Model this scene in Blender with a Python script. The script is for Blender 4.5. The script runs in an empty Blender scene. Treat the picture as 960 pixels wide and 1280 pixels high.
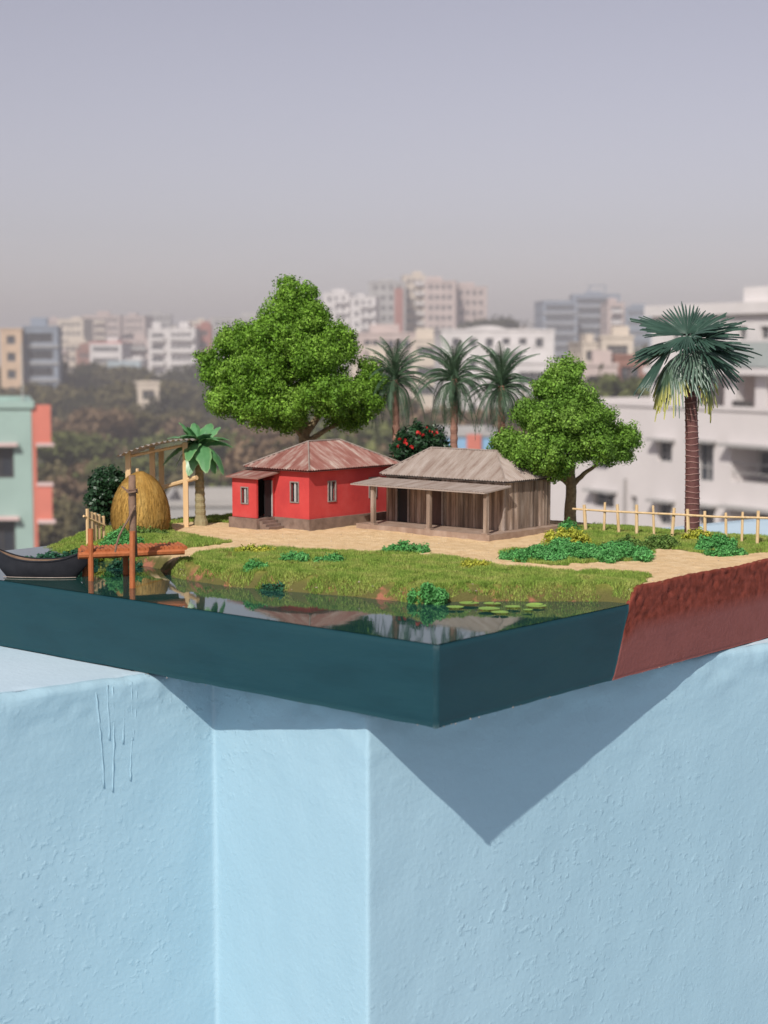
import bpy, math, random
import numpy as np
from mathutils import Vector, Matrix, noise

random.seed(7); rng = np.random.default_rng(7)
S = bpy.context.scene
COL = S.collection
R = math.radians

# ------------------------------------------------------------------ camera
F_PX, HORIZON, CAM_Z = 2065.0, 440.0, 0.1838          # focal length / horizon row for a 960 x 1280 frame
PITCH = math.atan((640 - HORIZON) / F_PX)
cd = bpy.data.cameras.new('camera'); cam = bpy.data.objects.new('camera', cd); COL.objects.link(cam)
cd.sensor_width = 36; cd.sensor_fit = 'AUTO'; cd.lens = 36 * F_PX / 1280
cd.clip_start = 0.02; cd.clip_end = 9000
cam.location = (0, 0, CAM_Z); cam.rotation_euler = (math.pi / 2 - PITCH, 0, 0)
cd.dof.use_dof = True; cd.dof.focus_distance = 1.10; cd.dof.aperture_fstop = 16.0; cd.dof.aperture_blades = 0
S.camera = cam

# ------------------------------------------------------------------ sky, sun, exposure
SUN_AZ, SUN_EL = 18.6, 41.0                             # light travels towards this azimuth (from +Y, clockwise)
w = bpy.data.worlds.new('World'); S.world = w; w.use_nodes = True
nt = w.node_tree; nt.nodes.clear()
sky = nt.nodes.new('ShaderNodeTexSky'); sky.sky_type = 'NISHITA'; sky.sun_disc = False
sky.sun_elevation = R(SUN_EL); sky.sun_rotation = R(SUN_AZ + 180)
sky.altitude = 0; sky.air_density = 1.0; sky.dust_density = 1.0; sky.ozone_density = 1.5
hs = nt.nodes.new('ShaderNodeHueSaturation'); hs.inputs['Saturation'].default_value = 0.44
tint = nt.nodes.new('ShaderNodeMix'); tint.data_type = 'RGBA'; tint.blend_type = 'MULTIPLY'; tint.inputs[0].default_value = 1
tint.inputs['B'].default_value = (1.055, 0.955, 1.03, 1)
bg = nt.nodes.new('ShaderNodeBackground'); bg.inputs['Strength'].default_value = 0.088
out = nt.nodes.new('ShaderNodeOutputWorld')
nt.links.new(sky.outputs[0], hs.inputs['Color']); nt.links.new(hs.outputs[0], tint.inputs['A'])
nt.links.new(tint.outputs['Result'], bg.inputs['Color']); nt.links.new(bg.outputs[0], out.inputs['Surface'])
sl = bpy.data.lights.new('sun', 'SUN'); sl.energy = 4.0; sl.angle = R(0.55); sl.color = (1.0, 0.95, 0.87)
so = bpy.data.objects.new('sun', sl); COL.objects.link(so)
sd = Vector((math.sin(R(SUN_AZ)) * math.cos(R(SUN_EL)), math.cos(R(SUN_AZ)) * math.cos(R(SUN_EL)), -math.sin(R(SUN_EL))))
so.rotation_euler = sd.to_track_quat('-Z', 'Y').to_euler(); so.location = (-3, -8, 9)
S.view_settings.view_transform = 'Standard'; S.view_settings.look = 'None'
S.view_settings.exposure = 0.0; S.view_settings.gamma = 1.0; S.view_settings.use_curve_mapping = False
S.render.engine = 'CYCLES'; S.cycles.use_denoising = True
try: S.cycles.denoiser = 'OPENIMAGEDENOISE'
except Exception: pass
S.cycles.max_bounces = 6; S.cycles.diffuse_bounces = 3; S.cycles.glossy_bounces = 3; S.cycles.transmission_bounces = 3
S.cycles.transparent_max_bounces = 6; S.cycles.volume_bounces = 0; S.cycles.caustics_reflective = False
S.cycles.caustics_refractive = False; S.cycles.sample_clamp_indirect = 6

# ------------------------------------------------------------------ frames of reference
def ray(px, py):
    a, b = (px - 480) / F_PX, -(py - 640) / F_PX
    return Vector((a, math.cos(PITCH) + b * math.sin(PITCH), -math.sin(PITCH) + b * math.cos(PITCH)))
def at_z(px, py, z):
    r = ray(px, py); return Vector((0, 0, CAM_Z)) + r * ((z - CAM_Z) / r.z)
def at_y(px, py, d):
    r = ray(px, py); return Vector((0, 0, CAM_Z)) + r * (d / r.y)

P0 = Vector((0.02563, 0.79387, 0))                      # front bottom corner of the model's base board
UA = R(-49.2)
UD = Vector((math.sin(UA), math.cos(UA), 0)); VD = Vector((math.cos(UA), -math.sin(UA), 0))
def W(u, v, z): return P0 + UD * u + VD * v + Vector((0, 0, z))
def UV(p): q = p - P0; return q.dot(UD), q.dot(VD)
def guv(px, py, z=0.051): return UV(at_z(px, py, z))
H, LU, LV, GZ = 0.042, 0.476, 0.455, 0.051
GROUND = -17.0

# ------------------------------------------------------------------ mesh helpers
BASE = {}
class MB:
    def __init__(s, T=None): s.v = []; s.f = []; s.T = T
    def add(s, pts):
        n = len(s.v)
        s.v += [Vector(s.T(*p)) if s.T else Vector(p) for p in pts]; return n
    def quad(s, a, b, c, d): n = s.add([a, b, c, d]); s.f.append((n, n + 1, n + 2, n + 3))
    def poly(s, pts): n = s.add(pts); s.f.append(tuple(range(n, n + len(pts))))
    def box(s, x0, x1, y0, y1, z0, z1):
        n = s.add([(x0, y0, z0), (x1, y0, z0), (x1, y1, z0), (x0, y1, z0), (x0, y0, z1), (x1, y0, z1), (x1, y1, z1), (x0, y1, z1)])
        for q in ((3, 2, 1, 0), (4, 5, 6, 7), (0, 1, 5, 4), (1, 2, 6, 5), (2, 3, 7, 6), (3, 0, 4, 7)): s.f.append(tuple(n + i for i in q))
        return s
    def prism(s, pts, ex):
        k = len(pts); ex = Vector(ex); n = s.add(pts); s.add([Vector(p) + ex for p in pts])
        s.f.append(tuple(range(n, n + k))); s.f.append(tuple(range(n + 2 * k - 1, n + k - 1, -1)))
        for i in range(k): j = (i + 1) % k; s.f.append((n + i, n + j, n + k + j, n + k + i))
        return s
    def tube(s, pts, rad, n=8, cap=True, jitter=0):
        pts = [Vector(p) for p in pts]; m = len(pts)
        if not hasattr(rad, '__len__'): rad = [rad] * m
        t0 = (pts[1] - pts[0]).normalized()
        x = t0.orthogonal().normalized(); b0 = len(s.v)
        for i, p in enumerate(pts):
            t = (pts[min(i + 1, m - 1)] - pts[max(i - 1, 0)]).normalized()
            x = (x - t * x.dot(t)).normalized(); y = t.cross(x)
            s.add([p + (x * math.cos(a) + y * math.sin(a)) * rad[i] * (1 + jitter * random.uniform(-1, 1)) for a in [2 * math.pi * k / n for k in range(n)]])
        for i in range(m - 1):
            for k in range(n):
                l = (k + 1) % n; s.f.append((b0 + i * n + k, b0 + i * n + l, b0 + (i + 1) * n + l, b0 + (i + 1) * n + k))
        if cap:
            s.f.append(tuple(b0 + k for k in range(n - 1, -1, -1))); s.f.append(tuple(b0 + (m - 1) * n + k for k in range(n)))
        return s
    def build(s, name, mat, parent=None, smooth=False, base=None):
        if base is None: base = BASE.get(parent.name, Vector((0, 0, 0))) if parent else Vector((0, 0, 0))
        me = bpy.data.meshes.new(name)
        me.from_pydata([tuple(p - base) for p in s.v], [], s.f); me.materials.append(mat)
        if smooth: me.polygons.foreach_set('use_smooth', [True] * len(me.polygons))
        if hasattr(s, 'rib'):
            for k_, an in ((0, 'rib'), (1, 'slope')):
                at = me.attributes.new(an, 'FLOAT', 'POINT'); at.data.foreach_set('value', [s.rib.get(i, (0, 0))[k_] for i in range(len(s.v))])
        return link(name, me, parent, base if not parent else None, base)
def link(name, me, parent=None, loc=None, base=None):
    o = bpy.data.objects.new(name, me); COL.objects.link(o)
    if parent: o.parent = parent
    if loc is not None: o.location = loc
    BASE[o.name] = Vector(base) if base is not None else Vector((0, 0, 0))
    return o
def np_mesh(name, V, Fq, mat, parent=None, base=None, attrs=None, smooth=False):
    if base is None: base = BASE.get(parent.name, Vector((0, 0, 0))) if parent else Vector((0, 0, 0))
    me = bpy.data.meshes.new(name); V = np.asarray(V, dtype=np.float64) - np.array(base)
    Fq = np.asarray(Fq, dtype=np.int32); k = Fq.shape[1]
    me.vertices.add(len(V)); me.vertices.foreach_set('co', V.astype(np.float32).ravel())
    me.loops.add(Fq.size); me.loops.foreach_set('vertex_index', Fq.ravel())
    me.polygons.add(len(Fq)); me.polygons.foreach_set('loop_start', np.arange(0, Fq.size, k, dtype=np.int32))
    if smooth: me.polygons.foreach_set('use_smooth', np.ones(len(Fq), dtype=bool))
    for an, av in (attrs or {}).items():
        at = me.attributes.new(an, 'FLOAT', 'POINT'); at.data.foreach_set('value', np.asarray(av, dtype=np.float32))
    me.update(calc_edges=True); me.materials.append(mat)
    return link(name, me, parent, base if not parent else None, base)
def tag(o, label=None, cat=None, group=None, kind=None):
    if label: o['label'] = label
    if cat: o['category'] = cat
    if group: o['group'] = group
    if kind: o['kind'] = kind
    return o
def thing(name, loc, label, cat, group=None, rz=0):
    o = bpy.data.objects.new(name, None); COL.objects.link(o); o.location = loc; o.rotation_euler = (0, 0, rz); o.empty_display_size = 0.01
    BASE[o.name] = Vector(loc); return tag(o, label, cat, group)
def copy_tree(o, parent=None):
    c = o.copy(); COL.objects.link(c); c.parent = parent; BASE[c.name] = BASE.get(o.name, Vector((0, 0, 0)))
    for ch in list(o.children): copy_tree(ch, c)
    return c
def nz(x, y, z=0.0): return noise.noise(Vector((x, y, z)))

# ------------------------------------------------------------------ materials
def mat(name, cols, scale=20, rough=0.8, bump=0, bscale=None, detail=4, stretch=(1, 1, 1), island=0, spec=0.4, trans=0, coat=0, bdist=None, coord='Object', lo=0.3, hi=0.7, extra=None):
    m = bpy.data.materials.new(name); m.use_nodes = True; t = m.node_tree; N = t.nodes; L = t.links
    p = N['Principled BSDF']; p.inputs['Roughness'].default_value = rough; p.inputs['Specular IOR Level'].default_value = spec
    tc = N.new('ShaderNodeTexCoord'); mp = N.new('ShaderNodeMapping'); mp.inputs['Scale'].default_value = stretch
    L.new(tc.outputs[coord], mp.inputs['Vector'])
    no = N.new('ShaderNodeTexNoise'); no.inputs['Scale'].default_value = scale; no.inputs['Detail'].default_value = detail; no.inputs['Roughness'].default_value = 0.6
    L.new(mp.outputs[0], no.inputs['Vector'])
    cr = N.new('ShaderNodeValToRGB'); e = cr.color_ramp.elements
    while len(e) < len(cols): e.new(0.5)
    for i, c in enumerate(cols):
        e[i].position = lo + (hi - lo) * i / max(1, len(cols) - 1); e[i].color = (*c, 1)
    L.new(no.outputs['Fac'], cr.inputs[0]); cout = cr.outputs[0]
    if island:
        g = N.new('ShaderNodeNewGeometry'); mr = N.new('ShaderNodeMapRange'); mr.inputs['To Min'].default_value = 1 - island; mr.inputs['To Max'].default_value = 1 + island
        L.new(g.outputs['Random Per Island'], mr.inputs['Value'])
        mx = N.new('ShaderNodeMix'); mx.data_type = 'RGBA'; mx.blend_type = 'MULTIPLY'; mx.inputs[0].default_value = 1
        L.new(cout, mx.inputs['A']); L.new(mr.outputs[0], mx.inputs['B']); cout = mx.outputs['Result']
    L.new(cout, p.inputs['Base Color'])
    if coat: p.inputs['Coat Weight'].default_value = coat; p.inputs['Coat Roughness'].default_value = 0.1
    if bump:
        n2 = N.new('ShaderNodeTexNoise'); n2.inputs['Scale'].default_value = bscale or scale * 4; n2.inputs['Detail'].default_value = 5
        L.new(mp.outputs[0], n2.inputs['Vector'])
        b = N.new('ShaderNodeBump'); b.inputs['Strength'].default_value = 1.0; b.inputs['Distance'].default_value = bump
        L.new(n2.outputs['Fac'], b.inputs['Height']); L.new(b.outputs[0], p.inputs['Normal'])
    if trans:
        tr = N.new('ShaderNodeBsdfTranslucent'); L.new(cout, tr.inputs['Color']); ms = N.new('ShaderNodeMixShader'); ms.inputs[0].default_value = trans
        L.new(p.outputs[0], ms.inputs[1]); L.new(tr.outputs[0], ms.inputs[2]); L.new(ms.outputs[0], N['Material Output'].inputs['Surface'])
    if extra: extra(t, p, mp, cout)
    return m
def attr_mix(an, colB_mat_cols, lo=0.0, hi=1.0):
    """mix the base colour towards a noise-varied second colour by a mesh attribute"""
    def f(t, p, mp, cout):
        N, L = t.nodes, t.links
        a = N.new('ShaderNodeAttribute'); a.attribute_name = an
        mr = N.new('ShaderNodeMapRange'); mr.inputs['From Min'].default_value = lo; mr.inputs['From Max'].default_value = hi
        L.new(a.outputs['Fac'], mr.inputs['Value'])
        n = N.new('ShaderNodeTexNoise'); n.inputs['Scale'].default_value = 220; n.inputs['Detail'].default_value = 5; L.new(mp.outputs[0], n.inputs['Vector'])
        cr = N.new('ShaderNodeValToRGB'); e = cr.color_ramp.elements
        for i, c in enumerate(colB_mat_cols[:2]): e[i].position = 0.35 + 0.3 * i; e[i].color = (*c, 1)
        L.new(n.outputs['Fac'], cr.inputs[0])
        mx = N.new('ShaderNodeMix'); mx.data_type = 'RGBA'; L.new(mr.outputs[0], mx.inputs[0]); L.new(cout, mx.inputs['A']); L.new(cr.outputs[0], mx.inputs['B'])
        L.new(mx.outputs['Result'], p.inputs['Base Color'])
    return f

def tin(name, cols):
    """corrugated sheet: streaks of rust run down the slope (sheet coordinates stored on the mesh)"""
    def ex(t, p, mp, cout):
        N, L = t.nodes, t.links
        a = N.new('ShaderNodeAttribute'); a.attribute_name = 'rib'; b = N.new('ShaderNodeAttribute'); b.attribute_name = 'slope'
        c = N.new('ShaderNodeCombineXYZ'); L.new(a.outputs['Fac'], c.inputs[0]); L.new(b.outputs['Fac'], c.inputs[1])
        m = N.new('ShaderNodeMapping'); m.inputs['Scale'].default_value = (160, 34, 1); L.new(c.outputs[0], m.inputs['Vector'])
        n = N.new('ShaderNodeTexNoise'); n.inputs['Scale'].default_value = 1.0; n.inputs['Detail'].default_value = 7; n.inputs['Roughness'].default_value = .65; L.new(m.outputs[0], n.inputs['Vector'])
        cr = N.new('ShaderNodeValToRGB'); e = cr.color_ramp.elements
        while len(e) < len(cols): e.new(.5)
        for i, cc in enumerate(cols): e[i].position = .36 + .30 * i / (len(cols) - 1); e[i].color = (*cc, 1)
        L.new(n.outputs['Fac'], cr.inputs[0]); L.new(cr.outputs[0], p.inputs['Base Color'])
    return mat(name, cols, scale=50, rough=0.72, extra=ex)
def plaster(name, cols):
    def ex(t, p, mp, cout):
        N, L = t.nodes, t.links
        def nn(sc, det, lo, hi):
            n = N.new('ShaderNodeTexNoise'); n.inputs['Scale'].default_value = sc; n.inputs['Detail'].default_value = det; L.new(mp.outputs[0], n.inputs['Vector'])
            r = N.new('ShaderNodeMapRange'); r.inputs['From Min'].default_value = lo; r.inputs['From Max'].default_value = hi; L.new(n.outputs['Fac'], r.inputs['Value']); return r.outputs[0]
        def bump(h, d, prev):
            b = N.new('ShaderNodeBump'); b.inputs['Strength'].default_value = 1; b.inputs['Distance'].default_value = d; L.new(h, b.inputs['Height'])
            if prev: L.new(prev, b.inputs['Normal'])
            return b.outputs[0]
        patch = nn(7, 2, .38, .62)
        spots = N.new('ShaderNodeMath'); spots.operation = 'MULTIPLY'; L.new(nn(210, 4, .56, .80), spots.inputs[0]); L.new(patch, spots.inputs[1])
        b = bump(nn(26, 4, 0, 1), .0007, None); b = bump(nn(330, 3, 0, 1), .00026, b); b = bump(spots.outputs[0], .00045, b)
        L.new(b, p.inputs['Normal'])
    return mat(name, cols, scale=4, rough=0.6, detail=7, spec=0.3, extra=ex)
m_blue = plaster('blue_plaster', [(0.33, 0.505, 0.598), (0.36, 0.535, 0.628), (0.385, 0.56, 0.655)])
m_blue_top = plaster('paler_blue_plaster', [(0.50, 0.64, 0.74), (0.54, 0.68, 0.77), (0.58, 0.71, 0.80)])  # paler blue for the upward faces of the wall
m_teal = mat('teal_paint', [(0.007, 0.040, 0.052), (0.009, 0.048, 0.062), (0.011, 0.050, 0.060)], scale=14, rough=0.5, bump=0.0002, bscale=90, stretch=(1, 1, 4), spec=0.3)
m_soilpaint = mat('red_soil_paint', [(0.20, 0.068, 0.058), (0.24, 0.085, 0.075), (0.22, 0.078, 0.070)], scale=30, rough=0.9, spec=0.12, bump=0.00035, bscale=420, extra=attr_mix('edge', [(0.15, 0.034, 0.022), (0.24, 0.058, 0.040)], 0.45, 0.62))

m_water = mat('pond_water', [(0.012, 0.048, 0.044), (0.016, 0.060, 0.054)], scale=8, rough=0.03, spec=0.5, bump=0.00006, bscale=28, detail=2)
m_water.node_tree.nodes['Principled BSDF'].inputs['IOR'].default_value = 1.55
m_grass = mat('grass', [(0.16, 0.27, 0.036), (0.26, 0.38, 0.068), (0.37, 0.43, 0.105), (0.52, 0.50, 0.20)], scale=55, rough=0.8, island=0.5, trans=0.25, detail=8, lo=.3, hi=.75)
m_red = mat('red_wall', [(0.47, 0.045, 0.046), (0.56, 0.058, 0.055), (0.60, 0.085, 0.08)], scale=38, detail=7, rough=0.75, bump=0.00015, bscale=700)
m_plinth = mat('grey_plinth', [(0.16, 0.11, 0.085), (0.22, 0.155, 0.125), (0.28, 0.20, 0.16)], scale=150, rough=0.9, bump=0.0002, bscale=900)
m_rust = tin('rusty_tin', [(0.21, 0.078, 0.060), (0.26, 0.11, 0.088), (0.34, 0.22, 0.185), (0.44, 0.36, 0.31)])
m_rust2 = tin('brown_tin', [(0.27, 0.20, 0.165), (0.335, 0.27, 0.23), (0.385, 0.32, 0.28), (0.44, 0.38, 0.34)])
m_capmetal = mat('ridge_metal', [(0.26, 0.20, 0.17), (0.38, 0.32, 0.28)], scale=200, rough=0.65)
m_plank = mat('weathered_plank', [(0.16, 0.11, 0.083), (0.27, 0.20, 0.155), (0.45, 0.37, 0.315)], scale=60, rough=0.85, stretch=(3, 3, 0.5), island=0.45, lo=0.3, hi=0.72)
m_floorwood = mat('veranda_floor', [(0.26, 0.175, 0.13), (0.33, 0.235, 0.18), (0.40, 0.30, 0.24)], scale=120, rough=0.85)
m_dark = mat('dark_interior', [(0.012, 0.012, 0.014), (0.02, 0.02, 0.022)], scale=20, rough=0.7)
m_doorwood = mat('dark_door', [(0.07, 0.04, 0.035), (0.11, 0.065, 0.055)], scale=90, rough=0.8, stretch=(4, 4, 0.5))
m_frame = mat('window_frame', [(0.22, 0.19, 0.17), (0.32, 0.28, 0.26)], scale=300, rough=0.8)
m_bar = mat('white_bar', [(0.42, 0.41, 0.40), (0.52, 0.51, 0.5)], scale=100, rough=0.6)
m_bamboo = mat('bamboo', [(0.56, 0.38, 0.18), (0.68, 0.49, 0.27), (0.74, 0.58, 0.36)], scale=200, rough=0.6, stretch=(3, 3, 0.4), island=0.15)
m_palewood = mat('pale_wood', [(0.66, 0.44, 0.22), (0.74, 0.53, 0.30)], scale=120, rough=0.75, stretch=(3, 3, 0.4))
m_tintin = mat('grey_tin', [(0.42, 0.36, 0.31), (0.58, 0.52, 0.47)], scale=160, rough=0.6)
m_straw = mat('straw', [(0.29, 0.16, 0.035), (0.38, 0.22, 0.055), (0.47, 0.30, 0.09)], scale=70, rough=0.9, stretch=(2, 2, 0.5), island=0.3, spec=0.2)
m_orange = mat('orange_wood', [(0.34, 0.095, 0.030), (0.44, 0.135, 0.045), (0.30, 0.10, 0.04)], scale=140, rough=0.65, bump=0.0004, bscale=500, stretch=(1, 1, 0.5), island=0.2)
m_twig = mat('brown_twig', [(0.17, 0.10, 0.07), (0.26, 0.165, 0.11)], scale=180, rough=0.85, bump=0.0003, bscale=600)
m_hull = mat('boat_hull', [(0.014, 0.015, 0.020), (0.024, 0.025, 0.031)], scale=150, rough=0.6, spec=.25)
m_boatfloor = mat('boat_floor', [(0.19, 0.12, 0.08), (0.29, 0.19, 0.125)], scale=200, rough=0.9)
m_leafA = mat('tree_leaf', [(0.100, 0.220, 0.020), (0.178, 0.345, 0.036), (0.29, 0.48, 0.072)], scale=42, rough=0.6, island=0.5, trans=0.28, spec=0.3)
m_leafB = mat('small_tree_leaf', [(0.100, 0.215, 0.026), (0.170, 0.325, 0.044), (0.265, 0.435, 0.078)], scale=48, rough=0.6, island=0.5, trans=0.28, spec=0.3)
m_leafD = mat('dark_bush_leaf', [(0.016, 0.048, 0.020), (0.026, 0.072, 0.028)], scale=100, rough=0.4, island=0.4, trans=0.1)
m_bright = mat('bright_cover', [(0.075, 0.29, 0.070), (0.115, 0.38, 0.105), (0.17, 0.47, 0.15)], scale=150, rough=0.7, island=0.4, trans=0.25)
m_mid = mat('mid_cover', [(0.075, 0.16, 0.03), (0.12, 0.22, 0.045), (0.17, 0.27, 0.06)], scale=150, rough=0.7, island=0.4, trans=0.2)
m_yellow = mat('yellow_cover', [(0.32, 0.38, 0.04), (0.46, 0.48, 0.06), (0.58, 0.55, 0.08)], scale=150, rough=0.7, island=0.35, trans=0.25)
m_tealveg = mat('teal_cover', [(0.015, 0.085, 0.045), (0.03, 0.13, 0.065)], scale=150, rough=0.7, island=0.4, trans=0.15)
m_flower = mat('red_petal', [(0.55, 0.03, 0.03), (0.70, 0.06, 0.05)], scale=100, rough=0.5, island=0.25)
m_bark = mat('bark', [(0.14, 0.10, 0.06), (0.24, 0.18, 0.105), (0.36, 0.29, 0.17)], scale=250, rough=0.9, bump=0.0006, bscale=700)
m_palmbark = mat('date_palm_bark', [(0.24, 0.12, 0.085), (0.34, 0.19, 0.14)], scale=250, rough=0.9, bump=0.0004, bscale=800)
m_fanbark = mat('fan_palm_bark', [(0.095, 0.036, 0.034), (0.15, 0.062, 0.055)], scale=200, rough=0.75, bump=0.0003, bscale=800)
m_fanring = mat('fan_palm_ring', [(0.26, 0.14, 0.125), (0.34, 0.20, 0.17)], scale=200, rough=0.75)
m_bananabark = mat('banana_stem', [(0.22, 0.19, 0.10), (0.36, 0.31, 0.18)], scale=200, rough=0.85, bump=0.0003, bscale=500)
m_frond = mat('date_frond', [(0.050, 0.098, 0.054), (0.090, 0.152, 0.086)], scale=120, rough=0.45, island=0.3, trans=0.1, spec=0.5)
m_banana = mat('banana_leaf', [(0.080, 0.24, 0.085), (0.135, 0.33, 0.14)], scale=90, rough=0.35, trans=0.15, spec=0.6, extra=attr_mix('edge', [(0.22, 0.40, 0.16), (0.32, 0.48, 0.22)], 0.72, 1.05))
m_fan = mat('fan_leaf', [(0.032, 0.075, 0.055), (0.055, 0.110, 0.080)], scale=100, rough=0.35, trans=0.08, spec=0.6, island=0.2)
m_fanpale = mat('fan_leaf_pale', [(0.085, 0.145, 0.105), (0.13, 0.20, 0.15)], scale=100, rough=0.35, trans=0.08, spec=0.6, island=0.2)
m_fanyel = mat('fan_leaf_yellowing', [(0.060, 0.115, 0.070), (0.09, 0.15, 0.09)], scale=100, rough=0.4, trans=0.12, spec=0.5, island=0.2, extra=attr_mix('edge', [(0.50, 0.48, 0.08), (0.62, 0.58, 0.16)], 0.66, 1.02))
m_lily = mat('lily_leaf', [(0.20, 0.34, 0.06), (0.27, 0.42, 0.09)], scale=150, rough=0.4)
m_pebble = mat('pebble', [(0.30, 0.20, 0.15), (0.55, 0.47, 0.40)], scale=300, rough=0.9, island=0.4)

# ================================================================== PARAPET (the wall the model rests on)
WA = R(52.5)
WD = Vector((math.sin(WA), math.cos(WA), 0)); WB = Vector((-math.cos(WA), math.sin(WA), 0))   # along the wall, and away from the camera
PC = at_z(459, 887, 0)
rr = ray(269, 1000); KC = Vector((0, 0, CAM_Z)) + rr * (((PC - Vector((0, 0, CAM_Z))).dot(WD)) / rr.dot(WD)); KC.z = 0
step_len = (KC - PC).dot(WB); THICK = 0.525
ZB = -0.95
def parapet():
    # plan outline in wall coordinates (a along WD, b along WB), measured from the near corner PC
    rad = 0.005
    outline = [(-1.6, step_len), (0.0, step_len), (0.0, 0.0), (2.6, 0.0), (2.6, THICK), (-1.6, THICK)]
    # refine outline: rounded corner points, short segments near the view
    pts = []
    n = len(outline)
    for i in range(n):
        p, q = Vector(outline[i]), Vector(outline[(i + 1) % n]); prev = Vector(outline[i - 1])
        din = (p - prev).normalized(); dout = (q - p).normalized(); r = 0.003 if i == 1 else 0.0024
        for t in (0, .25, .5, .75, 1): pts.append((p - din * r * (1 - t)).lerp(p + dout * r * t, t))
        ln = (q - p).length; x = r + .003
        while x < ln - .012:
            pts.append(p + dout * x); c = (p + dout * x)
            x += .004 if (i in (0, 1, 2) and -.40 < c.x < .75) else .1
        pts.append(p + dout * (ln - .0115))
    rows = [(ZB, 0.0)] + [(z, 0.0) for z in np.arange(-0.42, -0.06, .008)] + [(z, 0.0) for z in np.arange(-0.06, -0.008, .0022)]
    for k in range(0, 7): a = k / 6 * math.pi / 2; rows.append((-rad + rad * math.sin(a), rad * (1 - math.cos(a))))
    M_ = len(pts); nv = []
    for i, p in enumerate(pts):
        t = (pts[(i + 1) % M_] - pts[i - 1]).normalized(); nv.append(Vector((-t.y, t.x)))   # inward (outline runs with the solid on its left side)
    mb = MB()
    last = {}
    for z, ins in rows:
        for p, nn in zip(pts, nv):
            q = p + nn * ins
            wob = 0.0010 * nz(q.x * 9, q.y * 9, z * 9) + 0.0005 * nz(q.x * 40, q.y * 40, z * 40)
            edge = max(0.0, 1 - abs(z) / 0.03)
            wob += edge * 0.0024 * nz(q.x * 33 + 4, q.y * 33, z * 60) + edge * 0.0016 * nz(q.x * 120, q.y * 120, z * 120) + 0.00025 * nz(q.x * 190, q.y * 190, z * 190)
            q = q - nn * wob; last[(round(p.x, 6), round(p.y, 6))] = q.copy()
            zz = z + (edge * 0.0009 * nz(q.x * 70, q.y * 70, 9) if z > -0.02 else 0)
            mb.v.append(PC + WD * q.x + WB * q.y + Vector((0, 0, zz)))
    for r_ in range(len(rows) - 1):
        for i in range(M_):
            j = (i + 1) % M_; mb.f.append((r_ * M_ + i, r_ * M_ + j, (r_ + 1) * M_ + j, (r_ + 1) * M_ + i))
    top = (len(rows) - 1) * M_
    inner = len(mb.v)
    for p, nn in zip(pts, nv):
        q = last[(round(p.x, 6), round(p.y, 6))] + nn * .008; mb.v.append(PC + WD * q.x + WB * q.y + Vector((0, 0, .0001)))
    for i in range(M_): j = (i + 1) % M_; mb.f.append((top + i, top + j, inner + j, inner + i))
    nside = len(mb.f)
    for a0_, a1_, b0_, b1_ in ((-1.59, .004, step_len + .004, THICK - .004), (.004, 2.59, .004, THICK - .004)):
        n0 = len(mb.v); mb.v += [PC + WD * x + WB * y + Vector((0, 0, -.0003)) for x, y in ((a0_, b0_), (a1_, b0_), (a1_, b1_), (a0_, b1_))]; mb.f.append((n0, n0 + 1, n0 + 2, n0 + 3))
    o = mb.build('parapet_wall', m_blue, smooth=True)
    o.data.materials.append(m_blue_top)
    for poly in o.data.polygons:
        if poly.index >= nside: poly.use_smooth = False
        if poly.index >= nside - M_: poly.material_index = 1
    tag(o, 'light blue plastered parapet wall with a stepped corner under the model', 'wall')
    # paint runs below the worn corner of the left wall
    def wallp(px, py, off=-0.0001):
        r = ray(px, py); t = ((KC - Vector((0, 0, CAM_Z))).dot(WB)) / r.dot(WB)
        return Vector((0, 0, CAM_Z)) + r * t - WB * off
    for run in ([(120, 862), (124, 900), (128, 940), (130, 985)], [(141, 858), (143, 900), (142, 950), (141, 990)], [(152, 856), (155, 890), (154, 930)],
                [(164, 852), (166, 900), (164, 940), (163, 976)], [(171, 860), (169, 900), (166, 925)], [(229, 890), (226, 910), (222, 938)], [(134, 855), (136, 900), (137, 925)]):
        P_ = []
        for a, b in zip(run, run[1:]):
            for k in range(5): t = k / 5; P_.append(wallp(a[0] + (b[0] - a[0]) * t + random.uniform(-.5, .5), a[1] + (b[1] - a[1]) * t))
        P_.append(wallp(*run[-1]))
        rads = [random.uniform(0.00025, 0.00065) for _ in P_]; rads[0] = 0.0002; rads[-1] = 0.0005
        MB().tube(P_, rads, 6).build('paint_run', m_blue, o, smooth=True)
    return o
parapet()
m_roof = mat('roof_blue_bounce', [(0.33, 0.42, 0.49), (0.40, 0.50, 0.57)], scale=3, rough=0.9, bump=0.002, bscale=60)  # unseen floor, tinted blue to bounce bluer fill into the wall's shadow
rf = MB(lambda a, b, z: PC + WD * a + WB * b + Vector((0, 0, z)))
rf.box(-9, 9, -12, THICK - 0.01, GROUND + 0.01, ZB + 0.002); tag(rf.build('roof_floor', m_roof), kind='structure')

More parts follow.
